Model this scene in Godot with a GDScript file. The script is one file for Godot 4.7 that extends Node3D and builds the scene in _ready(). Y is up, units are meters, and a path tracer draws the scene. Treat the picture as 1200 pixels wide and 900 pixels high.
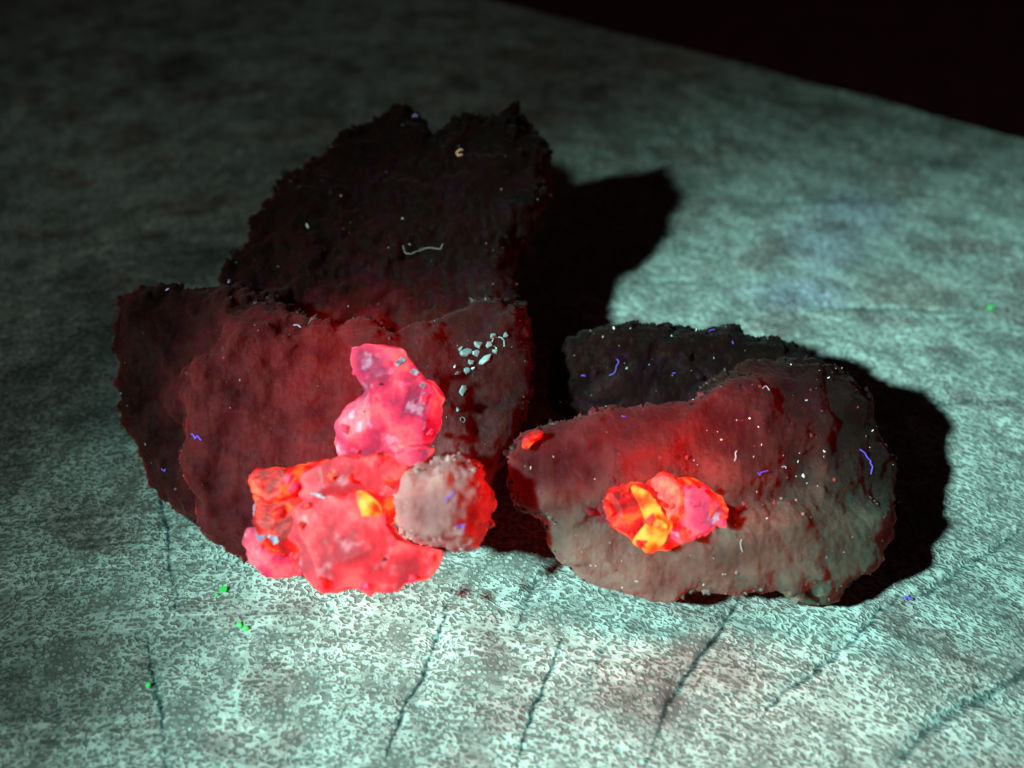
extends Node3D
# Two mineral specimens, druzy quartz with glowing calcite, on a wooden slab in the beam of an ultraviolet torch. Shapes are in millimetres.

const MM := 0.001
var rng := RandomNumberGenerator.new()
var taken := {}
var mats := {}
var tips: Array[ArrayMesh] = []
var surf := {}            # mesh -> [positions, normals] of its vertices, for what grows on it


func _ready() -> void:
	rng.seed = 4711
	# ---- camera
	var cam := Camera3D.new()
	cam.name = "camera"
	add_child(cam)
	cam.position = Vector3(0, 0.14 * sin(deg_to_rad(50.0)), 0.14 * cos(deg_to_rad(50.0)))
	cam.rotation_degrees = Vector3(-50, 0, 0)
	var lens := CameraAttributesPhysical.new()
	lens.frustum_focal_length = 12.0 / tan(deg_to_rad(25.0))
	lens.frustum_focus_distance = 0.116
	lens.exposure_aperture = 9.0
	lens.frustum_near = 0.01
	lens.frustum_far = 20.0
	cam.attributes = lens
	cam.fov = 50.0
	cam.near = 0.01
	cam.far = 20.0
	# ---- darkness round the torch's beam
	var around := WorldEnvironment.new()
	around.name = "surrounding_darkness"
	var env := Environment.new()
	env.background_mode = Environment.BG_COLOR
	env.background_color = Color(0.0085, 0.0040, 0.0046).linear_to_srgb()
	env.tonemap_mode = Environment.TONE_MAPPER_LINEAR
	env.tonemap_exposure = 1.0
	env.sdfgi_enabled = true
	env.ssao_enabled = true
	env.ssil_enabled = true
	around.environment = env
	add_child(around)
	# ---- the torch: a narrow hot spot and its weak spill, from the left of the camera
	torch("torch_hot_spot", Color(0.48, 1.0, 0.87), 0.28, 13.0, 1.0)
	torch("torch_corona", Color(0.44, 1.0, 0.82), 0.138, 18.0, 1.0)
	torch("torch_spill", Color(0.70, 1.0, 0.80), 0.0175, 50.0, 1.0)
	make_materials()
	make_tips()
	make_wood()
	var left := thing("mineral_specimen", "taller quartz cluster with a dark upright blade and big pink glowing calcite blocks", "mineral", "mineral specimens on the wooden slab", Vector3(-18, 0, 14))
	var left_swells := []
	swelling(left_swells, Transform3D(Basis(Vector3(0.9781, -0.0000, 0.2079), Vector3(0.1914, 0.3907, -0.9004), Vector3(-0.0812, 0.9205, 0.3822)), Vector3(-0.39, 16.3, -28.03)),
		PackedVector2Array([Vector2(-17.66, -26.99), Vector2(1.14, -28.03), Vector2(17.76, -22.37), Vector2(24.31, -14.17), Vector2(22.57, -7.89), Vector2(20.65, -3.71), Vector2(19.02, 1.07), Vector2(19.4, 4.24), Vector2(20.72, 6.33), Vector2(21.81, 12.87), Vector2(21.36, 18.53), Vector2(21.28, 23.02), Vector2(19.31, 26.48), Vector2(16.22, 28.64), Vector2(13.03, 30.29), Vector2(11, 28.27), Vector2(7.33, 27.6), Vector2(3.24, 25.29), Vector2(0.93, 23.24), Vector2(-1.59, 26.2), Vector2(-4.57, 27.03), Vector2(-8.07, 27.26), Vector2(-10.34, 25.01), Vector2(-13.8, 21.89), Vector2(-18.23, 17.8), Vector2(-22.34, 12.74), Vector2(-24.7, 8.34), Vector2(-26.6, 2.07), Vector2(-27.29, -3.41), Vector2(-28.5, -9.96)]),
		5, 9, 0.62, Color(0.015, 0.0058, 0.0068), 1.61, "smoky_quartz")
	swelling(left_swells, Transform3D(Basis(Vector3(0.9397, -0.0000, 0.3420), Vector3(0.2802, 0.5736, -0.7698), Vector3(-0.1962, 0.8192, 0.5390)), Vector3(-29.27, 9, -1.38)),
		PackedVector2Array([Vector2(-11.93, -3.34), Vector2(-5.68, -11.08), Vector2(0.34, -14.64), Vector2(9.44, -17.62), Vector2(15.49, -16.24), Vector2(16.67, -5.78), Vector2(11.52, 13.87), Vector2(4.29, 20.11), Vector2(-2.53, 18.97), Vector2(-12.06, 16.6), Vector2(-18.15, 13.68), Vector2(-17.63, 8.32)]),
		5, 9, 0.7, Color(0.024, 0.0078, 0.0082), 1.12, "rim_quartz")
	swelling(left_swells, Transform3D(Basis(Vector3(0.9042, 0.0000, -0.4272), Vector3(-0.3280, 0.6407, -0.6942), Vector3(0.2737, 0.7678, 0.5793)), Vector3(-16.13, 11.5, 3.75)),
		PackedVector2Array([Vector2(-13.17, -6.12), Vector2(-10.83, -13.39), Vector2(-4.55, -16.73), Vector2(4.42, -15), Vector2(11.88, -7.02), Vector2(14.43, 4.02), Vector2(11.37, 10.43), Vector2(5.81, 14.9), Vector2(-2.15, 14.35), Vector2(-8.06, 11.3), Vector2(-11.6, 5.49)]),
		5.5, 10, 0.85, Color(0.085, 0.013, 0.017), 0.44, "rosy_quartz")
	swelling(left_swells, Transform3D(Basis(Vector3(0.9903, 0.0000, -0.1392), Vector3(-0.1229, 0.4695, -0.8744), Vector3(0.0653, 0.8829, 0.4649)), Vector3(12.38, 13.3, 0.42)),
		PackedVector2Array([Vector2(-13.04, 0.18), Vector2(-11.77, -12.36), Vector2(-3.03, -15.83), Vector2(2.14, -11.55), Vector2(5.39, -6.32), Vector2(8.03, -2.43), Vector2(9.6, 2.82), Vector2(9.26, 8.12), Vector2(7.24, 12.6), Vector2(2.29, 14.45), Vector2(-3.62, 13.19), Vector2(-8.63, 10.01)]),
		5, 12, 0.75, Color(0.046, 0.013, 0.014), 0.68, "dusky_quartz")
	swelling(left_swells, Transform3D(Basis(Vector3(1.0000, 0.0000, 0.0000), Vector3(0.0000, 0.5000, -0.8660), Vector3(0.0000, 0.8660, 0.5000)), Vector3(-2.71, 12.5, 6.03)),
		PackedVector2Array([Vector2(-14.9, -6.06), Vector2(-12.62, -15.54), Vector2(-3.05, -16.71), Vector2(8.81, -15.54), Vector2(12.86, -6.06), Vector2(9.58, 9.93), Vector2(2, 16.29), Vector2(-4.22, 15.65), Vector2(-10.87, 11.19)]),
		5.5, 12, 0.8, Color(0.085, 0.013, 0.017), 0.48, "rosy_quartz")
	swelling(left_swells, Transform3D(Basis(Vector3(0.9877, 0.0000, -0.1566), Vector3(-0.1330, 0.5283, -0.8386), Vector3(0.0827, 0.8491, 0.5218)), Vector3(9.19, 16.8, 20.41)),
		PackedVector2Array([Vector2(-4.63, -3.36), Vector2(-1.79, -4.93), Vector2(0.99, -6.07), Vector2(3.34, -5.64), Vector2(4.95, -4.14), Vector2(5.92, -1.78), Vector2(5.99, 1.27), Vector2(5.15, 4.24), Vector2(3.02, 5.74), Vector2(0.29, 5.98), Vector2(-2.74, 5.39), Vector2(-5.15, 3.41), Vector2(-6.32, -0.23)]),
		7.5, 9, 0.95, Color(0.4, 0.135, 0.145), 0.75, "ball_quartz")
	var left_quartz := quartz_body(left, left_swells, 6.0, 0.37, 2.0, 301, Color(0.55, 0.36, 0.36))
	grow(left_quartz, 280, 0.7, 1.5)
	piece(left, "glowing_calcite_block", "pink_calcite", Transform3D(Basis(Vector3(0.9746, 0.0000, -0.2241), Vector3(-0.1746, 0.6269, -0.7593), Vector3(0.1405, 0.7791, 0.6109)), Vector3(2.32, 20.3, 7.81)),
		PackedVector2Array([Vector2(-4.03, 5.12), Vector2(-3.27, 2.9), Vector2(-5.25, 1.98), Vector2(-7.44, 0.41), Vector2(-8.16, -1.76), Vector2(-8.72, -3.72), Vector2(-8.37, -4.93), Vector2(-5.91, -5.74), Vector2(-1.13, -5.83), Vector2(2.21, -5.17), Vector2(4.24, -4.85), Vector2(5.23, -3.86), Vector2(5.68, -1.95), Vector2(6.28, 0.75), Vector2(6.22, 2.4), Vector2(4.96, 3.91), Vector2(3.8, 5.86), Vector2(2.18, 7.89), Vector2(-0.09, 8.73), Vector2(-3.16, 9.48), Vector2(-4.37, 8.41)]),
		5.5, 8, 0.6, {"res": 0.3, "big": 1.2, "big_size": 8, "mid": 0.06, "mid_size": 1.5, "facets": 40, "cut0": 0.6, "cut1": 0.95, "hard": 1, "step": 0}, 4102, "")
	piece(left, "glowing_calcite_ledge", "pink_calcite", Transform3D(Basis(Vector3(0.9800, 0.0000, -0.1992), Vector3(-0.1620, 0.5817, -0.7971), Vector3(0.1159, 0.8134, 0.5701)), Vector3(5.71, 21, 15.54)),
		PackedVector2Array([Vector2(-1.16, -1.12), Vector2(0.95, -0.93), Vector2(2.48, 0.47), Vector2(0.52, 1.23), Vector2(-1.32, 1.32), Vector2(-2.83, 0.03)]),
		2.5, 4, 0.6, {"res": 0.22, "big": 0.5, "big_size": 4, "mid": 0.03, "mid_size": 1.1, "facets": 22, "cut0": 0.58, "cut1": 0.93, "hard": 1, "step": 0}, 7969, "")
	piece(left, "glowing_calcite_step", "coral_calcite", Transform3D(Basis(Vector3(0.9509, 0.0000, -0.3095), Vector3(-0.2537, 0.5730, -0.7793), Vector3(0.1774, 0.8196, 0.5448)), Vector3(-0.88, 20, 17.99)),
		PackedVector2Array([Vector2(-7.02, 1.76), Vector2(-7.95, -0.83), Vector2(-4.52, -1.65), Vector2(-1.07, -2.15), Vector2(2.99, -3.47), Vector2(3.79, -2.02), Vector2(5.86, -0.44), Vector2(4.56, 1.47), Vector2(0.62, 2.51), Vector2(-3.37, 3.11)]),
		4, 7, 0.55, {"res": 0.3, "big": 1.2, "big_size": 8, "mid": 0.06, "mid_size": 1.5, "facets": 40, "cut0": 0.6, "cut1": 0.95, "hard": 1, "step": 0}, 2025, "")
	piece(left, "glowing_calcite_wedge", "red_calcite", Transform3D(Basis(Vector3(0.8902, 0.0000, -0.4556), Vector3(-0.3674, 0.5915, -0.7178), Vector3(0.2695, 0.8063, 0.5265)), Vector3(-11.49, 19, 18.36)),
		PackedVector2Array([Vector2(-3.3, -0.25), Vector2(-2.11, -1.79), Vector2(1.64, -2.78), Vector2(4.3, -1.77), Vector2(4.44, 0.41), Vector2(1.79, 1.49), Vector2(-2.26, 2.55), Vector2(-3.52, 1.8)]),
		3.2, 6, 0.6, {"res": 0.22, "big": 0.5, "big_size": 4, "mid": 0.03, "mid_size": 1.1, "facets": 22, "cut0": 0.58, "cut1": 0.93, "hard": 1, "step": 0}, 8468, "")
	piece(left, "glowing_calcite_chip", "coral_calcite", Transform3D(Basis(Vector3(0.8845, 0.0000, -0.4666), Vector3(-0.3849, 0.5653, -0.7296), Vector3(0.2638, 0.8249, 0.5000)), Vector3(-10.86, 17, 21.29)),
		PackedVector2Array([Vector2(-1.64, -0.79), Vector2(-0.66, -1.69), Vector2(1.59, -0.81), Vector2(2.57, 0.53), Vector2(-0.63, 1.55), Vector2(-1.73, 0.99)]),
		2.4, 4, 0.6, {"res": 0.22, "big": 0.5, "big_size": 4, "mid": 0.03, "mid_size": 1.1, "facets": 22, "cut0": 0.58, "cut1": 0.93, "hard": 1, "step": 0}, 5387, "")
	piece(left, "calcite_crust", "coated_calcite", Transform3D(Basis(Vector3(0.8694, 0.0000, -0.4941), Vector3(-0.4092, 0.5605, -0.7200), Vector3(0.2769, 0.8282, 0.4873)), Vector3(-13.35, 13.5, 20.83)),
		PackedVector2Array([Vector2(-1.92, 0.9), Vector2(-2.37, -1.29), Vector2(-0.44, -4.39), Vector2(1.53, -4.12), Vector2(2.14, -1.01), Vector2(0.82, 2.53), Vector2(-0.99, 2.89)]),
		2.4, 5, 0.7, {"res": 0.22, "big": 0.5, "big_size": 4, "mid": 0.03, "mid_size": 1.1, "facets": 22, "cut0": 0.58, "cut1": 0.93, "hard": 1, "step": 0}, 7533, "")
	piece(left, "glowing_calcite_core", "red_calcite", Transform3D(Basis(Vector3(0.9333, 0.0000, -0.3590), Vector3(-0.3009, 0.5455, -0.7822), Vector3(0.1959, 0.8381, 0.5092)), Vector3(-3.56, 15, 19.95)),
		PackedVector2Array([Vector2(-10.87, 3.28), Vector2(-10.81, -1.22), Vector2(-7.12, -3.56), Vector2(-0.03, -5.93), Vector2(4.21, -5.05), Vector2(7.21, -0.81), Vector2(8.28, 3.54), Vector2(3.51, 6.19), Vector2(-4.65, 7.22), Vector2(-9.54, 7.37)]),
		4.5, 9, 0.7, {"res": 0.3, "big": 1.2, "big_size": 8, "mid": 0.06, "mid_size": 1.5, "facets": 40, "cut0": 0.6, "cut1": 0.95, "hard": 1, "step": 0}, 8611, "")
	piece(left, "glowing_calcite_mass", "coral_calcite", Transform3D(Basis(Vector3(0.9428, 0.0000, -0.3333), Vector3(-0.2863, 0.5118, -0.8100), Vector3(0.1706, 0.8591, 0.4825)), Vector3(-0.41, 14.5, 23.9)),
		PackedVector2Array([Vector2(-8.19, 4.91), Vector2(-8.95, 3.16), Vector2(-8.17, 0.73), Vector2(-8.38, -3.01), Vector2(-7.28, -4.11), Vector2(-2.57, -5.92), Vector2(1.81, -6.75), Vector2(4.81, -6.81), Vector2(7.82, -5.74), Vector2(8.68, -4.33), Vector2(6.23, -3.35), Vector2(4.78, -1.68), Vector2(3.38, 0.99), Vector2(3.14, 3.77), Vector2(0.72, 6.41), Vector2(-2.22, 6.59), Vector2(-6.26, 7)]),
		7, 13, 0.58, {"res": 0.3, "big": 1.2, "big_size": 8, "mid": 0.06, "mid_size": 1.5, "facets": 40, "cut0": 0.6, "cut1": 0.95, "hard": 1, "step": 0}, 5780, "")
	piece(left, "glowing_calcite_foot", "pink_calcite", Transform3D(Basis(Vector3(0.8601, 0.0000, -0.5102), Vector3(-0.4319, 0.5323, -0.7281), Vector3(0.2716, 0.8465, 0.4578)), Vector3(-13.36, 9.5, 23.13)),
		PackedVector2Array([Vector2(-3.14, 1.94), Vector2(-3.25, -0.21), Vector2(-1.9, -2.48), Vector2(0.13, -3.77), Vector2(2.35, -4.16), Vector2(2.16, -1.58), Vector2(1.91, 1.66), Vector2(-0.63, 4.27), Vector2(-2.22, 3.82)]),
		4.5, 9, 0.65, {"res": 0.28, "big": 1.2, "big_size": 8, "mid": 0.06, "mid_size": 1.5, "facets": 40, "cut0": 0.6, "cut1": 0.95, "hard": 1, "step": 0}, 4946, "")
	piece(left, "glowing_calcite_inclusion", "orange_calcite", Transform3D(Basis(Vector3(0.9497, 0.0000, -0.3133), Vector3(-0.2634, 0.5415, -0.7984), Vector3(0.1697, 0.8407, 0.5143)), Vector3(0.47, 20.4, 22.86)),
		PackedVector2Array([Vector2(-1.26, 0.03), Vector2(-0.65, -1.32), Vector2(0.67, -1.58), Vector2(1.44, -0.61), Vector2(1.07, 0.45), Vector2(0.43, 1.71), Vector2(-0.94, 2.19)]),
		1.4, 2.5, 0.8, {"res": 0.2, "big": 0.5, "big_size": 4, "mid": 0.03, "mid_size": 1.1, "facets": 22, "cut0": 0.58, "cut1": 0.93, "hard": 1, "step": 0}, 2127, "")
	var right := thing("mineral_specimen", "lower oval quartz cluster with a small orange and red calcite pocket glowing in its hollow", "mineral", "mineral specimens on the wooden slab", Vector3(30, 0, 18))
	var right_swells := []
	swelling(right_swells, Transform3D(Basis(Vector3(1.0000, 0.0000, 0.0000), Vector3(0.0000, 0.6157, -0.7880), Vector3(0.0000, 0.7880, 0.6157)), Vector3(-1.27, 10, -12.75)),
		PackedVector2Array([Vector2(-20.73, -7.74), Vector2(-10.08, -10.41), Vector2(7.25, -10.41), Vector2(19.23, -11.07), Vector2(25.25, -9.74), Vector2(26.51, -5.74), Vector2(24.68, -3.07), Vector2(21.52, 0.27), Vector2(18.07, 2.41), Vector2(15.41, 3.75), Vector2(12.08, 4.82), Vector2(8.74, 5.36), Vector2(6.08, 7.11), Vector2(2.06, 6.17), Vector2(-2.63, 6.7), Vector2(-7.31, 6.84), Vector2(-10.65, 7.51), Vector2(-13.33, 6.97), Vector2(-16.68, 6.3), Vector2(-19.9, 5.09), Vector2(-21.78, 3.75), Vector2(-22.32, -1.74)]),
		5, 8, 0.7, Color(0.015, 0.0058, 0.0068), 1.75, "smoky_quartz")
	swelling(right_swells, Transform3D(Basis(Vector3(0.9781, 0.0000, -0.2079), Vector3(-0.1763, 0.5299, -0.8295), Vector3(0.1102, 0.8480, 0.5183)), Vector3(11.17, 8.4, 8.02)),
		PackedVector2Array([Vector2(-15.3, -5.63), Vector2(-11.65, -11.72), Vector2(-5.71, -13.33), Vector2(-0.43, -15.28), Vector2(3.65, -14.4), Vector2(6.89, -12.39), Vector2(9.32, -8.98), Vector2(11.37, -5.09), Vector2(12.74, -1.27), Vector2(12.66, 2.1), Vector2(12.44, 6.52), Vector2(12.32, 10.33), Vector2(10.91, 12.22), Vector2(8.73, 15.37), Vector2(2.99, 18.2), Vector2(-6.03, 19.01), Vector2(-10.98, 14.19)]),
		6, 11, 0.7, Color(0.016, 0.0062, 0.0062), 0.64, "murky_quartz")
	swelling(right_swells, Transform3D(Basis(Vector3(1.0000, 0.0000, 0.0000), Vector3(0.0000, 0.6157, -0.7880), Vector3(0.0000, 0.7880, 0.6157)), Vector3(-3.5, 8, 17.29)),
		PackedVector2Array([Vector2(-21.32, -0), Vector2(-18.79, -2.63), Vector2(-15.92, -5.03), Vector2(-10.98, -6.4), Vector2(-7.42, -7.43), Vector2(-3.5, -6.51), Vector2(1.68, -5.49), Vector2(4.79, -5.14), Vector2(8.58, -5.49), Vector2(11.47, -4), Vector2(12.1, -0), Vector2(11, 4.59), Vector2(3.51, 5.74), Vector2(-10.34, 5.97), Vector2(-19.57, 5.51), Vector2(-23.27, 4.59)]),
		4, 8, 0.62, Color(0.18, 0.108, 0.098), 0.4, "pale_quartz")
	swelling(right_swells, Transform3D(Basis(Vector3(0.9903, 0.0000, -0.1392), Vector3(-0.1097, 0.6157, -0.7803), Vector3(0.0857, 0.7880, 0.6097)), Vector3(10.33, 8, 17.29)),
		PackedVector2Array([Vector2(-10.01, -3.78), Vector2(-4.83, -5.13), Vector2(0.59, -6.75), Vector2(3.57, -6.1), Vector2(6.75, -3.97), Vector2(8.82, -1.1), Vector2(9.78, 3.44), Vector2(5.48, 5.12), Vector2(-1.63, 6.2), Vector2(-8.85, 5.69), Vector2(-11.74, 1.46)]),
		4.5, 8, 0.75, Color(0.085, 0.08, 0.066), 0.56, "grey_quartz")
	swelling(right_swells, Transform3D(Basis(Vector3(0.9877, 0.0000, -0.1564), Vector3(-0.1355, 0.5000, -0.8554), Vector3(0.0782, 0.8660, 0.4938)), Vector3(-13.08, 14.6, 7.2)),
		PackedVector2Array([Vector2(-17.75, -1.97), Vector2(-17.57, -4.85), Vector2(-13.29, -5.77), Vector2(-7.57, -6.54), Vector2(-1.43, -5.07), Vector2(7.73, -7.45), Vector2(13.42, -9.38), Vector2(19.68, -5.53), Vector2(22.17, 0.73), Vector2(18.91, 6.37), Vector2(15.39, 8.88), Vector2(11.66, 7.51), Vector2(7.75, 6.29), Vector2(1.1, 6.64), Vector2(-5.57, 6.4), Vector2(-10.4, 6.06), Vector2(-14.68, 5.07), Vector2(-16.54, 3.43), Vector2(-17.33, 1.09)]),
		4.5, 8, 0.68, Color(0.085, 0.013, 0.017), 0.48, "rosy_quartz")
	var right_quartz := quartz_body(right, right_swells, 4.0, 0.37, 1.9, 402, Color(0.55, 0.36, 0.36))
	grow(right_quartz, 280, 0.7, 1.5)
	piece(right, "glowing_calcite_core", "red_calcite", Transform3D(Basis(Vector3(0.9429, -0.0000, 0.3331), Vector3(0.2807, 0.5381, -0.7947), Vector3(-0.1793, 0.8429, 0.5074)), Vector3(-9.91, 12.8, 15.13)),
		PackedVector2Array([Vector2(-4.38, -4.34), Vector2(-0.12, -5.13), Vector2(3.87, -2.99), Vector2(7.12, 0.51), Vector2(7.97, 2.83), Vector2(4.59, 5.07), Vector2(0.49, 5.52), Vector2(-4.45, 3.62), Vector2(-7.63, 1.04), Vector2(-8.7, -2.35)]),
		2.6, 6, 0.7, {"res": 0.26, "big": 1.2, "big_size": 8, "mid": 0.06, "mid_size": 1.5, "facets": 40, "cut0": 0.6, "cut1": 0.95, "hard": 1, "step": 0}, 6758, "")
	piece(right, "glowing_calcite_wedge", "red_calcite", Transform3D(Basis(Vector3(0.9663, -0.0000, 0.2573), Vector3(0.2179, 0.5323, -0.8181), Vector3(-0.1370, 0.8466, 0.5143)), Vector3(-15.07, 15, 15.95)),
		PackedVector2Array([Vector2(-1.68, -2.17), Vector2(1.01, -3.34), Vector2(3.8, -4.02), Vector2(5.03, -1.31), Vector2(3.55, 2.81), Vector2(0.33, 3.9), Vector2(-2.59, 2.23), Vector2(-3.24, -0.06)]),
		2.6, 5, 0.6, {"res": 0.22, "big": 0.5, "big_size": 4, "mid": 0.03, "mid_size": 1.1, "facets": 22, "cut0": 0.58, "cut1": 0.93, "hard": 1, "step": 0}, 5971, "")
	piece(right, "glowing_calcite_vein", "orange_calcite", Transform3D(Basis(Vector3(0.9503, -0.0000, 0.3112), Vector3(0.2636, 0.5316, -0.8049), Vector3(-0.1655, 0.8470, 0.5052)), Vector3(-12.33, 16.8, 18.04)),
		PackedVector2Array([Vector2(-1.49, 0.69), Vector2(-0.41, -1.44), Vector2(-1.61, -3.2), Vector2(-1.07, -4.04), Vector2(1.07, -4.31), Vector2(2.24, -2.01), Vector2(2.6, -0.38), Vector2(2.04, 0.13), Vector2(0.15, 2.03), Vector2(-2.14, 3.3), Vector2(-3.52, 3.04)]),
		1.6, 3, 0.7, {"res": 0.22, "big": 0.5, "big_size": 4, "mid": 0.03, "mid_size": 1.1, "facets": 22, "cut0": 0.58, "cut1": 0.93, "hard": 1, "step": 0}, 5801, "")
	piece(right, "glowing_calcite_flake", "salmon_calcite", Transform3D(Basis(Vector3(0.8192, -0.0000, 0.5736), Vector3(0.4056, 0.7071, -0.5792), Vector3(-0.4056, 0.7071, 0.5792)), Vector3(-9.18, 15.4, 15.16)),
		PackedVector2Array([Vector2(-2.01, -0.5), Vector2(-0.19, -2.15), Vector2(1.66, -3.12), Vector2(1.84, -0.73), Vector2(1.55, 0.87), Vector2(0.29, 2.43), Vector2(-2.05, 3.16), Vector2(-4.04, 1.57)]),
		1.5, 3, 0.6, {"res": 0.22, "big": 0.5, "big_size": 4, "mid": 0.03, "mid_size": 1.1, "facets": 22, "cut0": 0.58, "cut1": 0.93, "hard": 1, "step": 0}, 4894, "")
	piece(right, "glowing_calcite_block", "pink_calcite", Transform3D(Basis(Vector3(0.9178, -0.0000, 0.3971), Vector3(0.3320, 0.5485, -0.7674), Vector3(-0.2178, 0.8362, 0.5034)), Vector3(-5.87, 14.6, 16.21)),
		PackedVector2Array([Vector2(-1.63, -0.59), Vector2(-2.38, -3.2), Vector2(-1.7, -4.57), Vector2(-0.24, -3.8), Vector2(1.81, -2.12), Vector2(2.86, -0.12), Vector2(3.16, 1.38), Vector2(1.62, 1.98), Vector2(-0.37, 3.25), Vector2(-2.62, 2.8)]),
		3, 5, 0.6, {"res": 0.22, "big": 0.5, "big_size": 4, "mid": 0.03, "mid_size": 1.1, "facets": 22, "cut0": 0.58, "cut1": 0.93, "hard": 1, "step": 0}, 8011, "")
	piece(right, "glowing_calcite_tip", "salmon_calcite", Transform3D(Basis(Vector3(0.9031, -0.0000, 0.4295), Vector3(0.3571, 0.5556, -0.7509), Vector3(-0.2386, 0.8315, 0.5017)), Vector3(-3.3, 14.2, 15.85)),
		PackedVector2Array([Vector2(-0.4, -1.46), Vector2(0.77, -0.88), Vector2(1.2, 0.48), Vector2(0.61, 1.19), Vector2(-0.53, 0.86), Vector2(-1.37, -0.66)]),
		1.8, 3, 0.65, {"res": 0.22, "big": 0.5, "big_size": 4, "mid": 0.03, "mid_size": 1.1, "facets": 22, "cut0": 0.58, "cut1": 0.93, "hard": 1, "step": 0}, 7862, "")
	piece(right, "glowing_calcite_sliver", "crimson_calcite", Transform3D(Basis(Vector3(0.9811, -0.0000, 0.1935), Vector3(0.1645, 0.5265, -0.8341), Vector3(-0.1019, 0.8502, 0.5165)), Vector3(-18.73, 13.2, 14.85)),
		PackedVector2Array([Vector2(-1.67, -0.96), Vector2(0.23, -1.54), Vector2(2.13, -2.12), Vector2(1.64, -0.4), Vector2(0.61, 1.23), Vector2(-1.26, 0.81), Vector2(-2.71, -0.11)]),
		1.5, 3, 0.7, {"res": 0.22, "big": 0.5, "big_size": 4, "mid": 0.03, "mid_size": 1.1, "facets": 22, "cut0": 0.58, "cut1": 0.93, "hard": 1, "step": 0}, 844, "")
	piece(right, "glowing_calcite_patch", "red_calcite", Transform3D(Basis(Vector3(0.9848, -0.0000, 0.1736), Vector3(0.1632, 0.3420, -0.9254), Vector3(-0.0594, 0.9397, 0.3368)), Vector3(-27.45, 20.6, 8.7)),
		PackedVector2Array([Vector2(-0.57, -1.36), Vector2(0.13, -0.1), Vector2(1.12, 0.75), Vector2(1.14, 1.34), Vector2(-0.75, 0.47), Vector2(-1.19, -0.99)]),
		0.9, 2, 0.7, {"res": 0.2, "big": 0.5, "big_size": 4, "mid": 0.03, "mid_size": 1.1, "facets": 22, "cut0": 0.58, "cut1": 0.93, "hard": 1, "step": 0}, 3993, "")
	glow_light(-25.11, 16.03, 12.1, Color(1.0, 0.015, 0.03), 0.0006)
	glow_light(-27.22, 10.16, 21.35, Color(1.0, 0.015, 0.02), 0.0002)
	glow_light(-21.61, 9.72, 0.48, Color(1.0, 0.015, 0.03), 0.0016)
	glow_light(-24.45, 15.96, 30.65, Color(1.0, 0.012, 0.02), 0.0001)
	glow_light(20.31, 14.99, 30.94, Color(1.0, 0.012, 0.008), 0.004)
	glow_light(21.63, 10.12, 32.07, Color(1.0, 0.012, 0.008), 0.0003)
	glow_light(31.46, 14.02, 17.9, Color(1.0, 0.01, 0.014), 0.0001)
	# ---- what lies on the minerals and on the wood
	fibre("glowing_fibre", "violet glowing fibre curled on the reddish dome at the left of the taller cluster", "fibre", "violet glowing fibres on the minerals and the wood", "violet_glow", 0.16, Vector3(-44.31, 15.62, 22.16), [Vector3(0, 0, 0), Vector3(0.74, 0.09, 0.81), Vector3(1.08, 0.27, 0.51), Vector3(1.66, 0.06, 1.08)])
	fibre("glowing_fibre", "tiny violet glowing fibre on the dark rim below and left of the dome", "fibre", "violet glowing fibres on the minerals and the wood", "violet_glow", 0.1, Vector3(-51.13, 7.34, 22.28), [Vector3(0, 0, 0), Vector3(0.47, -0.32, 0.24), Vector3(0.64, 0.02, 0.01)])
	fibre("glowing_fibre", "violet glowing fibre standing upright in the middle of the round pale quartz ball", "fibre", "violet glowing fibres on the minerals and the wood", "violet_glow", 0.14, Vector3(-8.06, 23.02, 37.77), [Vector3(0, 0, 0), Vector3(0.33, 0.37, -0.49), Vector3(0.76, 0.5, -0.64), Vector3(0.87, 0.72, -1.12)])
	fibre("glowing_fibre", "violet glowing speck of fibre low on the round pale quartz ball", "fibre", "violet glowing fibres on the minerals and the wood", "violet_glow", 0.14, Vector3(-6.63, 21.29, 40.2), [Vector3(0, 0, 0), Vector3(0.52, -0.1, -0.43), Vector3(0.73, -0.26, 0.09)])
	fibre("glowing_fibre", "zigzag violet glowing thread on the dark back ridge of the lower cluster", "fibre", "violet glowing fibres on the minerals and the wood", "violet_glow", 0.11, Vector3(14.65, 12.92, 9.16), [Vector3(0, 0, 0), Vector3(0.62, 0.39, -0.01), Vector3(1, 1.2, -0.68), Vector3(1.38, 1.79, -1.19), Vector3(1.13, 2.01, -1.51)])
	fibre("glowing_fibre", "violet glowing dot at the left end of the dark back ridge", "fibre", "violet glowing fibres on the minerals and the wood", "violet_glow", 0.16, Vector3(10.45, 12.61, 8.95), [Vector3(0, 0, 0), Vector3(0.54, -0.25, -0.01)])
	fibre("glowing_fibre", "violet glowing dot in the middle of the dark back ridge above the red ledge", "fibre", "violet glowing fibres on the minerals and the wood", "violet_glow", 0.13, Vector3(24.35, 13.01, 8.75), [Vector3(0, 0, 0), Vector3(0.37, 0.02, 0.03)])
	fibre("glowing_fibre", "violet glowing speck just under the tallest bump of the back ridge", "fibre", "violet glowing fibres on the minerals and the wood", "violet_glow", 0.13, Vector3(33.33, 16.18, 5.07), [Vector3(0, 0, 0), Vector3(0.15, -0.38, 0.36)])
	fibre("glowing_fibre", "dim violet fibre lying along the crest of the back ridge", "fibre", "violet glowing fibres on the minerals and the wood", "violet_glow", 0.1, Vector3(30.24, 15.7, 2.57), [Vector3(0, 0, 0), Vector3(0.95, 0.02, -0.33)])
	fibre("glowing_fibre", "violet glowing speck on the upper edge of the rosy ledge", "fibre", "violet glowing fibres on the minerals and the wood", "violet_glow", 0.11, Vector3(14.67, 19.99, 22.3), [Vector3(0, 0, 0), Vector3(0.55, 0, 0.15)])
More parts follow.
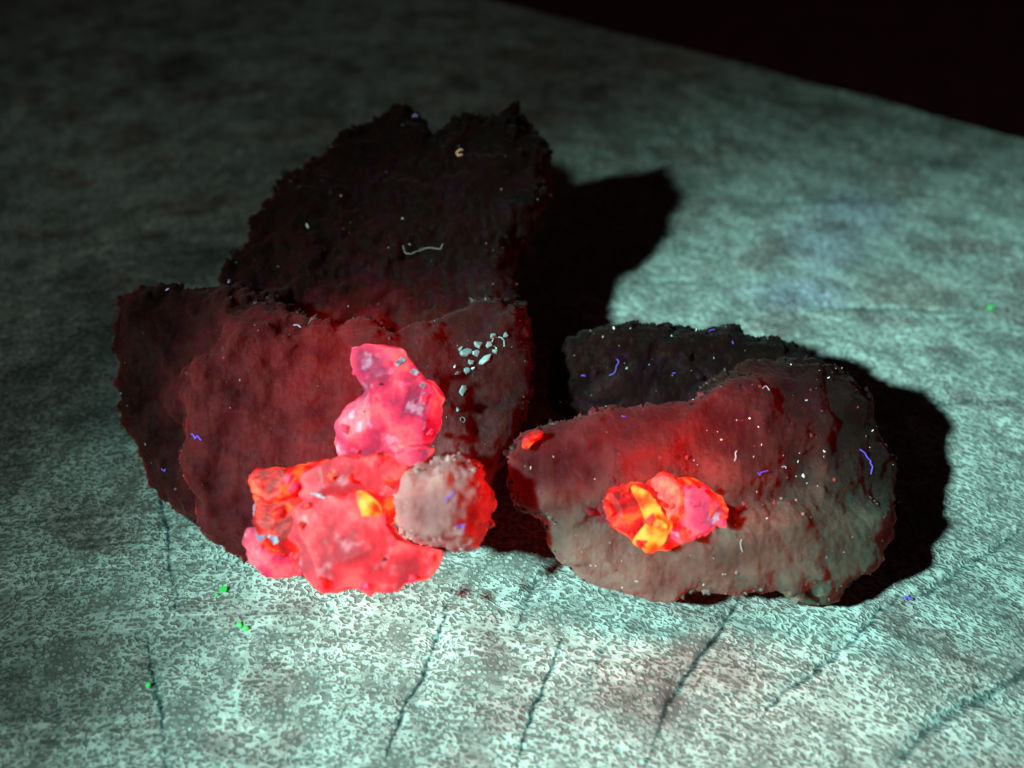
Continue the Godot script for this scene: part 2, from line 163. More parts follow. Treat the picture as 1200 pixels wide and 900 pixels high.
	fibre("glowing_fibre", "long bright violet fibre bent on the dark end of the lower cluster", "fibre", "violet glowing fibres on the minerals and the wood", "violet_glow", 0.14, Vector3(47.59, 15.16, 24.4), [Vector3(0, 0, 0), Vector3(1.05, -0.89, 0.25), Vector3(1.72, -1.45, 1), Vector3(1.91, -1.82, 1.61), Vector3(1.58, -2.31, 2.56)])
	fibre("glowing_fibre", "violet squiggle of fibre to the upper right of the red calcite pocket", "fibre", "violet glowing fibres on the minerals and the wood", "violet_glow", 0.1, Vector3(32.29, 16.82, 29.35), [Vector3(0, 0, 0), Vector3(0.41, -0.41, 0.15), Vector3(0.79, -0.22, -0.29), Vector3(1.68, -0.65, -0.85)])
	fibre("glowing_fibre", "blue glowing tuft at the top notch of the tall dark blade", "fibre", "violet glowing fibres on the minerals and the wood", "pale_violet_glow", 0.13, Vector3(-17.06, 28.61, -35.74), [Vector3(0, 0, 0), Vector3(0.41, 0.14, -0.55), Vector3(0.87, -0.09, -0.14)])
	fibre("glowing_fibre", "violet glowing speck on the bare wood beside the lower cluster", "fibre", "violet glowing fibres on the minerals and the wood", "violet_glow", 0.22, Vector3(54.71, 0.27, 39.36), [Vector3(0, 0, 0), Vector3(0.54, -0.01, -0.26), Vector3(0.81, -0.01, -0.01)])
	fibre("amber_curl", "small amber glowing curl shaped like a hook on the dark blade", "curl", "", "amber_glow", 0.11, Vector3(-8.22, 27.46, -27.57), [Vector3(0, 0, 0), Vector3(-0.56, 0.06, -0.14), Vector3(-0.98, -0.14, 0.32), Vector3(-0.7, -0.36, 0.94), Vector3(0.01, -0.11, 1.04)])
	fibre("faint_hair", "long faint hair lying across the middle of the dark blade", "hair", "", "hair_glow", 0.07, Vector3(-17.36, 21, -11.21), [Vector3(0, 0, 0), Vector3(0.41, -0.87, 0.85), Vector3(1.34, -0.85, 1.06), Vector3(2.58, -0.88, 0.24), Vector3(4.38, -0.25, 0.3), Vector3(6.05, -0.13, 0.66), Vector3(6.43, 0.3, -0.05)])
	fibre("lint_fleck", "pale lint fleck on the left shoulder of the blade above the rim", "lint", "pale lint flecks", "pale_glow", 0.1, Vector3(-46.24, 15.08, -9.43), [Vector3(0, 0, 0), Vector3(1.45, 2.89, 3.59)])
	fibre("lint_fleck", "pinkish white lint fleck on the top edge of the reddish dome", "lint", "pale lint flecks", "pale_glow", 0.12, Vector3(-31.59, 21.56, 7), [Vector3(0, 0, 0), Vector3(0.58, -0.06, -0.07), Vector3(1.04, -0.32, 0.19)])
	fibre("lint_fleck", "white lint streak beside the red calcite pocket on the right", "lint", "pale lint flecks", "pale_glow", 0.1, Vector3(29.93, 17.54, 26.33), [Vector3(0, 0, 0), Vector3(-0.35, 0.2, 1.1), Vector3(-0.71, 0.21, 1.81)])
	fibre("lint_fleck", "bright white lint dot on the dark upper face of the right lobe", "lint", "pale lint flecks", "pale_glow", 0.13, Vector3(40.19, 19.32, 19.15), [Vector3(0, 0, 0), Vector3(0.35, 0, -0)])
	fibre("lint_fleck", "thin upright white lint hair on the grey lip below the calcite pocket", "lint", "pale lint flecks", "pale_glow", 0.07, Vector3(29.55, 13.22, 37.17), [Vector3(0, 0, 0), Vector3(-0.12, -0.48, 0.62), Vector3(0.09, -1, 1.33)])
	fibre("lint_fleck", "white lint dot on the bottom edge of the grey lip", "lint", "pale lint flecks", "pale_glow", 0.12, Vector3(16.07, 8.87, 40.79), [Vector3(0, 0, 0), Vector3(0.33, -0, 0.13)])
	fibre("lint_fleck", "white lint fleck on the left edge of the dark rim", "lint", "pale lint flecks", "pale_glow", 0.1, Vector3(-52.82, 20.18, -1.77), [Vector3(0, 0, 0), Vector3(0.45, 0.25, -0.12)])
	fibre("lint_fleck", "white lint dot on the dark blade left of the faint hair", "lint", "pale lint flecks", "pale_glow", 0.09, Vector3(-17.73, 22.86, -15.52), [Vector3(0, 0, 0), Vector3(0.27, -0.04, -0.05)])
	fibre("lint_fleck", "white lint dot on the lower dark blade above the shoulder", "lint", "pale lint flecks", "pale_glow", 0.09, Vector3(-16.48, 20.93, -11.63), [Vector3(0, 0, 0), Vector3(0.26, -0.12, 0.07)])
	fibre("lint_fleck", "small white lint pair on the red quartz right of the calcite pocket", "lint", "pale lint flecks", "pale_glow", 0.09, Vector3(36.15, 15.51, 27.52), [Vector3(0, 0, 0), Vector3(0.67, -0.39, 0.01)])
	fibre("lint_fleck", "pale lint curl on the dark lobe beneath the crest of the ridge", "lint", "pale lint flecks", "pale_glow", 0.08, Vector3(33.81, 21.7, 19.03), [Vector3(0, 0, 0), Vector3(0.69, -0.3, -0.72), Vector3(1.03, -0.36, -0)])
	glowing_grain("largest green glowing grain on the wood below the left dome", Vector3(-40.46, 0.09, 37.69), 0.62)
	glowing_grain("tiny green glowing grain beside the largest one", Vector3(-41.32, 0.03, 38.6), 0.34)
	glowing_grain("left grain of a green glowing clump below the dark rim", Vector3(-37.16, 0.08, 42.99), 0.45)
	glowing_grain("right grain of a green glowing clump below the dark rim", Vector3(-36.28, 0.05, 43.33), 0.5)
	glowing_grain("lone green glowing grain in the long crack at the left", Vector3(-47.37, -0.07, 51.09), 0.36)
	glowing_grain("lone green glowing grain on the wood far right of the minerals", Vector3(88.15, 0.07, -18.38), 0.62)
	flake(left, "white_crystal", "white_mineral", Vector3(-6.45, 20.2, 11.08), Vector3(0.031, 0.932, 0.361), 0.97, 0.73, 20, 0.55)
	flake(left, "white_crystal", "white_mineral", Vector3(-5.12, 20.02, 11.07), Vector3(0.081, 0.904, 0.421), 0.67, 0.61, 70, 0.55)
	flake(left, "white_crystal", "white_mineral", Vector3(-4.01, 19.47, 12.05), Vector3(0.081, 0.878, 0.472), 1.34, 0.49, 14, 0.55)
	flake(left, "white_crystal", "white_mineral", Vector3(-4.76, 20.54, 9.9), Vector3(0.077, 0.965, 0.249), 0.67, 0.55, -30, 0.55)
	flake(left, "white_crystal", "white_mineral", Vector3(-3.31, 20.35, 9.72), Vector3(0.084, 0.957, 0.276), 0.61, 0.49, 10, 0.55)
	flake(left, "white_crystal", "white_mineral", Vector3(-7.72, 18.97, 14.03), Vector3(0.331, 0.878, 0.347), 0.66, 0.3, -25, 0.55)
	flake(left, "white_crystal", "white_mineral", Vector3(-6.43, 18.7, 13.31), Vector3(0.144, 0.889, 0.434), 0.67, 0.49, 60, 0.55)
	flake(left, "white_crystal", "white_mineral", Vector3(-6.83, 18.11, 16.29), Vector3(0.391, 0.867, 0.308), 0.96, 0.54, 28, 0.55)
	flake(left, "white_crystal", "white_mineral", Vector3(-7.48, 17.28, 18.99), Vector3(0.521, 0.814, 0.259), 0.59, 0.47, 0, 0.55)
	flake(left, "white_crystal", "white_mineral", Vector3(-5.83, 19.47, 12.37), Vector3(0.048, 0.867, 0.496), 0.49, 0.42, 0, 0.55)
	flake(left, "white_crystal", "white_mineral", Vector3(-2.83, 20.77, 8.44), Vector3(0.037, 0.947, 0.319), 0.55, 0.37, 20, 0.55)
	flake(left, "white_crystal", "white_mineral", Vector3(-0.99, 20.53, 8.04), Vector3(0.310, 0.858, 0.409), 0.49, 0.37, -20, 0.55)
	flake(left, "white_crystal", "white_mineral", Vector3(-7.19, 20.35, 10.55), Vector3(0.077, 0.960, 0.268), 0.49, 0.37, 40, 0.55)
	flake(left, "white_crystal", "white_mineral", Vector3(-2.44, 20.11, 10.83), Vector3(0.096, 0.935, 0.342), 0.55, 0.37, -10, 0.55)
	flake(left, "white_crystal", "white_mineral", Vector3(-8.1, 19.45, 13.17), Vector3(0.338, 0.866, 0.370), 0.3, 0.24, 0, 0.55)
	flake(left, "white_crystal", "white_mineral", Vector3(-5.46, 18.93, 13.03), Vector3(0.032, 0.887, 0.461), 0.36, 0.24, 30, 0.55)
	ring_crystal(left, Vector3(-1.97, 20.15, 9.21), Vector3(0.183, 0.943, 0.277), 0.92, 0.32)
	ring_crystal(left, Vector3(-6.86, 16.65, 20.45), Vector3(0.536, 0.822, 0.194), 0.38, 0.13)
	flake(left, "white_coating", "lilac_coating", Vector3(-14.59, 26.14, 18.12), Vector3(0.283, 0.958, 0.038), 1.23, 0.56, -32, 0.3)
	flake(left, "white_coating", "lilac_coating", Vector3(-12.91, 25.25, 19.14), Vector3(0.258, 0.912, 0.318), 0.79, 0.51, -40, 0.3)
	flake(left, "white_coating", "lilac_coating", Vector3(-11.65, 24.32, 20.7), Vector3(0.372, 0.832, 0.413), 0.5, 0.34, -60, 0.3)
	flake(left, "white_coating", "lilac_coating", Vector3(-23.88, 21.46, 35.7), Vector3(-0.184, 0.777, 0.602), 1.25, 0.31, 4, 0.3)
	flake(left, "white_coating", "lilac_coating", Vector3(-29.39, 16.73, 39.16), Vector3(-0.200, 0.595, 0.778), 1.06, 0.63, -20, 0.3)
	flake(left, "dark_inclusion", "dark_mineral", Vector3(-20.36, 16.89, -2.16), Vector3(0.015, 0.971, 0.240), 0.6, 0.17, 10, 0.25)
	flake(right, "dark_inclusion", "dark_mineral", Vector3(13.62, 9.05, 39.37), Vector3(-0.101, 0.740, 0.665), 0.17, 0.14, 0, 0.25)
	flake(left, "dark_inclusion", "dark_mineral", Vector3(-16.97, 25.78, 21.63), Vector3(0.223, 0.879, 0.421), 0.28, 0.22, 0, 0.25)
	flake(left, "dark_inclusion", "dark_mineral", Vector3(-5.57, 18.45, 13.9), Vector3(0.078, 0.888, 0.452), 0.24, 0.48, 0, 0.25)
	flake(left, "dark_inclusion", "dark_mineral", Vector3(-18.96, 23.98, 24.7), Vector3(-0.086, 0.812, 0.577), 0.19, 0.16, 0, 0.25)
	flake(left, "dark_inclusion", "dark_mineral", Vector3(-15.44, 17.58, 42.3), Vector3(0.259, 0.527, 0.810), 0.41, 0.26, 20, 0.25)
	fragments(left, ["pink_calcite"], 9, 0.7, 1.8, 11, [[Vector3(-22.03, 22.29, 25.89), Vector3(-0.539, 0.674, 0.506)], [Vector3(-21.03, 20.07, 27.68), Vector3(-0.123, 0.322, 0.939)], [Vector3(-17.84, 19.09, 27.66), Vector3(0.048, 0.005, 0.999)], [Vector3(-13.29, 21.45, 25.95), Vector3(0.258, 0.680, 0.687)], [Vector3(-10.67, 20.59, 24.61), Vector3(0.686, 0.535, 0.493)], [Vector3(-11.2, 23.71, 21.36), Vector3(0.505, 0.774, 0.382)], [Vector3(-16.22, 26.36, 18.47), Vector3(0.056, 0.997, 0.046)], [Vector3(-19.51, 26.28, 19.14), Vector3(-0.237, 0.959, 0.156)], [Vector3(-17.56, 24.69, 23.58), Vector3(0.148, 0.829, 0.539)]])
	fragments(left, ["coral_calcite", "red_calcite"], 18, 0.7, 2.2, 12, [[Vector3(-22.92, 22.87, 34.15), Vector3(-0.164, 0.857, 0.489)], [Vector3(-20.81, 21.29, 36.2), Vector3(0.073, 0.916, 0.395)], [Vector3(-24.9, 21.22, 36.77), Vector3(-0.200, 0.917, 0.344)], [Vector3(-15.3, 21.12, 34.25), Vector3(0.179, 0.604, 0.777)], [Vector3(-16.86, 22.89, 32.28), Vector3(0.250, 0.948, 0.195)], [Vector3(-25.68, 20.09, 39.65), Vector3(-0.417, 0.777, 0.472)], [Vector3(-26.72, 14.5, 40.07), Vector3(0.613, 0.423, 0.668)], [Vector3(-13.45, 18.15, 40.89), Vector3(0.484, 0.855, 0.187)], [Vector3(-20.34, 22.76, 34.08), Vector3(0.113, 0.814, 0.570)]])
	fragments(left, ["red_calcite", "pink_calcite", "coated_calcite"], 16, 0.6, 1.7, 13, [[Vector3(-31.35, 20.84, 33.44), Vector3(-0.192, 0.929, 0.318)], [Vector3(-27.54, 21.45, 33.21), Vector3(0.256, 0.924, 0.285)], [Vector3(-28.7, 18.43, 36.28), Vector3(0.045, 0.831, 0.554)], [Vector3(-30.77, 16.88, 38.4), Vector3(-0.346, 0.596, 0.725)], [Vector3(-29.26, 11.43, 38.41), Vector3(0.484, 0.866, -0.122)], [Vector3(-27.82, 9.59, 39.28), Vector3(0.834, 0.550, 0.044)]])
	fragments(left, ["coral_calcite", "pink_calcite"], 12, 0.6, 1.6, 14, [[Vector3(-21.98, 16.57, 44.6), Vector3(0.083, 0.466, 0.881)], [Vector3(-17.63, 14.9, 44.32), Vector3(0.192, 0.416, 0.889)], [Vector3(-12.57, 14.55, 43.13), Vector3(0.263, 0.282, 0.923)], [Vector3(-9.98, 15.71, 41.31), Vector3(0.661, 0.695, 0.282)]])
	fragments(right, ["red_calcite"], 14, 0.6, 1.8, 15, [[Vector3(12.55, 16.73, 33.99), Vector3(-0.668, 0.660, 0.344)], [Vector3(14.72, 17.89, 32.8), Vector3(0.146, 0.981, 0.131)], [Vector3(17.85, 16.55, 30.63), Vector3(0.107, 0.857, 0.504)], [Vector3(20.98, 17.82, 30.8), Vector3(0.106, 0.994, -0.006)], [Vector3(13.55, 15.97, 36.04), Vector3(-0.366, 0.689, 0.625)], [Vector3(16, 15.89, 38.68), Vector3(-0.301, 0.752, 0.586)]])
	fragments(right, ["salmon_calcite", "red_calcite", "orange_calcite"], 16, 0.5, 1.6, 16, [[Vector3(19.32, 16.74, 32.07), Vector3(-0.193, 0.907, 0.374)], [Vector3(20.8, 16.11, 34.24), Vector3(-0.296, 0.771, 0.564)], [Vector3(21.71, 15.49, 36.38), Vector3(-0.237, 0.737, 0.632)], [Vector3(18.09, 17.65, 37.03), Vector3(-0.036, 0.880, 0.473)], [Vector3(17.01, 15.99, 39.1), Vector3(-0.142, 0.606, 0.782)], [Vector3(20.34, 13.59, 36.52), Vector3(-0.423, 0.692, 0.585)]])
	fragments(right, ["pink_calcite", "salmon_calcite"], 18, 0.5, 1.6, 17, [[Vector3(23.5, 17.29, 33.06), Vector3(-0.041, 0.968, 0.248)], [Vector3(25.48, 17.19, 34.52), Vector3(0.060, 0.913, 0.403)], [Vector3(24.36, 15.92, 36.26), Vector3(0.010, 0.720, 0.694)], [Vector3(26.5, 16.72, 35.49), Vector3(0.186, 0.848, 0.496)], [Vector3(22.21, 14.95, 37.3), Vector3(-0.173, 0.574, 0.801)], [Vector3(28.25, 13.55, 32.02), Vector3(-0.631, 0.304, 0.714)]])
	fragments(right, ["crimson_calcite"], 8, 0.4, 1.1, 18, [[Vector3(10.24, 14.54, 33.41), Vector3(0.030, 0.833, 0.552)], [Vector3(11.72, 13.8, 33.73), Vector3(-0.044, 0.806, 0.590)], [Vector3(30.23, 13.84, 31.94), Vector3(-0.108, 0.849, 0.517)], [Vector3(13.27, 17.7, 30.73), Vector3(-0.194, 0.891, 0.411)]])
	make_dust()


func torch(called: String, tint: Color, energy: float, angle: float, soft: float) -> void:
	var l := SpotLight3D.new()
	l.name = called
	add_child(l)
	l.look_at_from_position(Vector3(-0.225, 0.230, 0.130), Vector3(0.041, 0.0, 0.029))
	l.light_color = tint.linear_to_srgb()
	l.light_energy = energy
	l.light_size = 0.01
	l.spot_range = 3.0
	l.spot_attenuation = 2.0
	l.spot_angle = angle
	l.spot_angle_attenuation = soft
	l.shadow_enabled = true


func glow_light(x: float, y: float, z: float, tint: Color, energy: float) -> void:
	var l := OmniLight3D.new()
	l.name = "calcite_glow_light"
	add_child(l, true)
	l.position = Vector3(x, y, z) * MM
	l.light_color = tint.linear_to_srgb()
	l.light_energy = energy
	l.light_size = 0.01
	l.omni_range = 0.3
	l.omni_attenuation = 2.0
	l.shadow_enabled = true


# ---------------------------------------------------------------- names and metas
func numbered(called: String) -> String:
	taken[called] = taken.get(called, 0) + 1
	return called if taken[called] == 1 else "%s_%03d" % [called, taken[called] - 1]


func tag(o: Node3D, label: String, category: String, group := "", kind := "") -> void:
	if label:
		o.set_meta("label", label)
	if category:
		o.set_meta("category", category)
	if group:
		o.set_meta("group", group)
	if kind:
		o.set_meta("kind", kind)


func thing(called: String, label: String, category: String, group: String, at: Vector3) -> Node3D:
	var o := Node3D.new()
	o.name = numbered(called)
	add_child(o)
	o.position = at * MM
	tag(o, label, category, group)
	return o


func put(called: String, m: Mesh, mat: Material, parent: Node, at := Transform3D.IDENTITY, label := "") -> MeshInstance3D:
	var o := MeshInstance3D.new()
	o.name = called
	o.mesh = m
	o.material_override = mat
	o.transform = at
	parent.add_child(o, true)
	if label:
		o.set_meta("label", label)
	return o


# ---------------------------------------------------------------- materials
func noise(seed_: int, freq: float, oct := 4, kind := FastNoiseLite.TYPE_SIMPLEX_SMOOTH) -> FastNoiseLite:
	var n := FastNoiseLite.new()
	n.seed = seed_
	n.frequency = freq
	n.noise_type = kind
	n.fractal_octaves = oct
	if oct == 1:
		n.fractal_type = FastNoiseLite.FRACTAL_NONE
	return n


func ramp(stops: Array) -> Gradient:   # [offset, linear colour, ...]
	var g := Gradient.new()
	var offs := PackedFloat32Array()
	var cols := PackedColorArray()
	for i in range(0, stops.size(), 2):
		offs.append(stops[i])
		cols.append((stops[i + 1] as Color).linear_to_srgb())
	g.offsets = offs
	g.colors = cols
	return g


func noise_texture(seed_: int, freq: float, g: Gradient, oct := 4, size := 512) -> NoiseTexture2D:
	var t := NoiseTexture2D.new()
	t.width = size
	t.height = size
	t.seamless = true
	t.noise = noise(seed_, freq, oct)
	t.color_ramp = g
	return t


func druse_texture(seed_: int, freq: float, strength: float) -> NoiseTexture2D:
	var t := bump_texture(seed_, freq, strength)
	t.noise = noise(seed_, freq, 2, FastNoiseLite.TYPE_CELLULAR)
	t.noise.cellular_distance_function = FastNoiseLite.DISTANCE_MANHATTAN
	t.noise.cellular_return_type = FastNoiseLite.RETURN_DISTANCE
	t.invert = true
	return t


func bump_texture(seed_: int, freq: float, strength: float) -> NoiseTexture2D:
	var t := NoiseTexture2D.new()
	t.width = 512
	t.height = 512
	t.seamless = true
	t.noise = noise(seed_, freq, 5)
	t.as_normal_map = true
	t.bump_strength = strength
	return t


func triplanar(m: StandardMaterial3D, tile_mm: float) -> void:
	m.uv1_triplanar = true
	m.uv1_scale = Vector3.ONE / (tile_mm * MM)
	m.uv1_triplanar_sharpness = 6.0


func quartz(called: String, seed_: int, dark: Color, mid: Color, pale: Color, rough: float, inner: float, shine := 0.12) -> void:
	var m := StandardMaterial3D.new()
	m.resource_name = called
	m.albedo_texture = noise_texture(seed_, 0.009, ramp([0.25, dark, 0.5, mid, 0.78, pale]))
	m.roughness = rough
	m.metallic_specular = shine
	m.normal_enabled = true
	m.normal_texture = bump_texture(seed_ + 50, 0.05, 5.0)
	m.normal_scale = 0.3
	if inner > 0.0:
		m.subsurf_scatter_enabled = true
		m.subsurf_scatter_strength = inner
	triplanar(m, 26.0)
	mats[called] = m


func calcite(called: String, seed_: int, base: Color, pale: Color, stops: Array, energy: float, freq := 0.006) -> void:
	# glows by itself from within; its facets and pale crusts take the torch's light
	var m := StandardMaterial3D.new()
	m.resource_name = called
	m.albedo_texture = noise_texture(seed_ + 30, 0.012, ramp([0.3, base, 0.63, base, 0.74, base.lerp(pale, 0.3), 0.86, pale]), 5)
	m.roughness = 0.45
	m.metallic_specular = 0.22
	m.emission_enabled = true
	m.emission = Color.WHITE
	m.emission_operator = BaseMaterial3D.EMISSION_OP_MULTIPLY
	m.emission_texture = noise_texture(seed_, freq, ramp(stops), 5)
	m.emission_energy_multiplier = energy
	m.normal_enabled = true
	m.normal_texture = bump_texture(seed_ + 9, 0.03, 6.0)
	m.normal_scale = 0.3
	triplanar(m, 22.0)
	mats[called] = m


func glow(called: String, tint: Color, energy: float, base := 0.3) -> void:
	var m := StandardMaterial3D.new()
	m.resource_name = called
	m.albedo_color = Color(base, base, base).linear_to_srgb()
	m.roughness = 0.5
	m.emission_enabled = true
	m.emission = tint.linear_to_srgb()
	m.emission_energy_multiplier = energy
	mats[called] = m


func make_materials() -> void:
	for k in [["smoky_quartz", 11, Color(0.018, 0.006, 0.007)], ["rosy_quartz", 12, Color(0.15, 0.020, 0.026)], ["dusky_quartz", 14, Color(0.085, 0.019, 0.021)], ["rim_quartz", 18, Color(0.03, 0.0095, 0.010)], ["murky_quartz", 17, Color(0.024, 0.009, 0.009)], ["grey_quartz", 15, Color(0.09, 0.062, 0.054)], ["pale_quartz", 13, Color(0.17, 0.11, 0.108)], ["ball_quartz", 16, Color(0.36, 0.14, 0.15)]]:
		var c: Color = k[2]
		quartz(k[0] + "_points", k[1], Color(c.r * 0.6, c.g * 0.6, c.b * 0.6), c, Color(c.r * 1.6, c.g * 1.6, c.b * 1.6), 0.36, 0.0, 0.18)
	var lilac_pale := Color(0.30, 0.17, 0.27)
	calcite("pink_calcite", 21, Color(0.085, 0.024, 0.062), lilac_pale, [0.28, Color(0.30, 0.001, 0.010), 0.40, Color(0.62, 0.004, 0.025), 0.50, Color(0.82, 0.012, 0.042), 0.60, Color(0.95, 0.035, 0.065), 0.74, Color(1.0, 0.13, 0.11)], 1.1)
	calcite("coral_calcite", 22, Color(0.09, 0.026, 0.04), Color(0.24, 0.11, 0.15), [0.28, Color(0.50, 0.001, 0.001), 0.40, Color(0.78, 0.004, 0.004), 0.50, Color(0.88, 0.014, 0.018), 0.60, Color(0.95, 0.040, 0.050), 0.74, Color(1.0, 0.12, 0.10)], 1.15)
	calcite("red_calcite", 23, Color(0.05, 0.008, 0.010), Color(0.08, 0.02, 0.02), [0.28, Color(0.30, 0.0, 0.0), 0.42, Color(0.65, 0.001, 0.001), 0.52, Color(0.90, 0.006, 0.003), 0.62, Color(1.0, 0.025, 0.008), 0.75, Color(1.0, 0.12, 0.02)], 1.4, 0.009)
	calcite("crimson_calcite", 24, Color(0.06, 0.015, 0.02), Color(0.14, 0.07, 0.08), [0.3, Color(0.10, 0.001, 0.002), 0.5, Color(0.30, 0.004, 0.008), 0.7, Color(0.6, 0.02, 0.03)], 0.8)
	calcite("orange_calcite", 25, Color(0.06, 0.03, 0.012), Color(0.12, 0.08, 0.04), [0.28, Color(0.9, 0.008, 0.001), 0.42, Color(1.0, 0.07, 0.004), 0.52, Color(1.0, 0.19, 0.010), 0.65, Color(1.0, 0.34, 0.03), 0.78, Color(1.0, 0.5, 0.06)], 1.5, 0.010)
	calcite("salmon_calcite", 26, Color(0.07, 0.025, 0.025), Color(0.10, 0.05, 0.05), [0.28, Color(0.5, 0.001, 0.001), 0.42, Color(0.85, 0.006, 0.004), 0.52, Color(1.0, 0.03, 0.012), 0.64, Color(1.0, 0.09, 0.035), 0.78, Color(1.0, 0.22, 0.07)], 1.4, 0.010)
	calcite("coated_calcite", 27, Color(0.18, 0.12, 0.19), Color(0.34, 0.28, 0.38), [0.3, Color(0.30, 0.01, 0.03), 0.5, Color(0.14, 0.01, 0.03), 0.7, Color(0.03, 0.004, 0.01)], 0.6)
	var white := StandardMaterial3D.new()
	white.resource_name = "white_mineral"
	white.albedo_color = Color(0.20, 0.23, 0.26).linear_to_srgb()
	white.roughness = 0.35
	mats["white_mineral"] = white
	var lilac := StandardMaterial3D.new()
	lilac.resource_name = "lilac_coating"
	lilac.albedo_texture = noise_texture(77, 0.02, ramp([0.3, Color(0.20, 0.10, 0.18), 0.7, Color(0.42, 0.33, 0.42)]))
	lilac.roughness = 0.6
	triplanar(lilac, 12.0)
	mats["lilac_coating"] = lilac
	var dark := StandardMaterial3D.new()
	dark.resource_name = "dark_mineral"
	dark.albedo_color = Color(0.012, 0.004, 0.005).linear_to_srgb()
	dark.roughness = 0.5
	mats["dark_mineral"] = dark
	glow("pale_violet_glow", Color(0.3, 0.3, 0.75), 0.35)
	glow("violet_glow", Color(0.14, 0.08, 1.0), 0.9, 0.03)
	glow("pale_glow", Color(0.55, 0.62, 1.0), 0.5)
	glow("green_glow", Color(0.01, 0.9, 0.10), 0.8, 0.03)
	glow("amber_glow", Color(1.0, 0.62, 0.22), 0.6)
	glow("hair_glow", Color(0.25, 0.14, 0.15), 0.4)
	glow("dust_glow", Color(0.8, 0.75, 0.8), 0.12, 0.7)



# ---------------------------------------------------------------- rock shapes
func outline_radius(pts: PackedVector2Array, n: int) -> PackedFloat32Array:
	# the closed outline, smoothed through its points, as a distance for each of n directions from the lump's middle
	var line := PackedVector2Array()
	var k := pts.size()
	for i in k:
		for j in 8:
			line.append(pts[i].cubic_interpolate(pts[(i + 1) % k], pts[(i + k - 1) % k], pts[(i + 2) % k], j / 8.0))
	var r := PackedFloat32Array()
	r.resize(n)
	r.fill(0.0)
	var q := line.size()
	for i in q:
		var a := line[i]
		var b := line[(i + 1) % q]
		var ang_a := a.angle()
		var turn := wrapf(b.angle() - ang_a, -PI, PI)
		var steps := int(ceil(absf(turn) / TAU * n)) + 1
		for s in steps + 1:
			var idx := int(round((ang_a + turn * s / steps) / TAU * n))
			var d := Vector2.from_angle(idx * TAU / n)
			var hit = Geometry2D.line_intersects_line(Vector2.ZERO, d, a, b - a)
			var dist: float = a.length() if hit == null else minf((hit as Vector2).length(), maxf(a.length(), b.length()))
			var w := posmod(idx, n)
			r[w] = maxf(r[w], dist)
	for i in n:
		if r[i] == 0.0:
			r[i] = maxf(r[posmod(i - 1, n)], r[posmod(i + 1, n)])
	return r


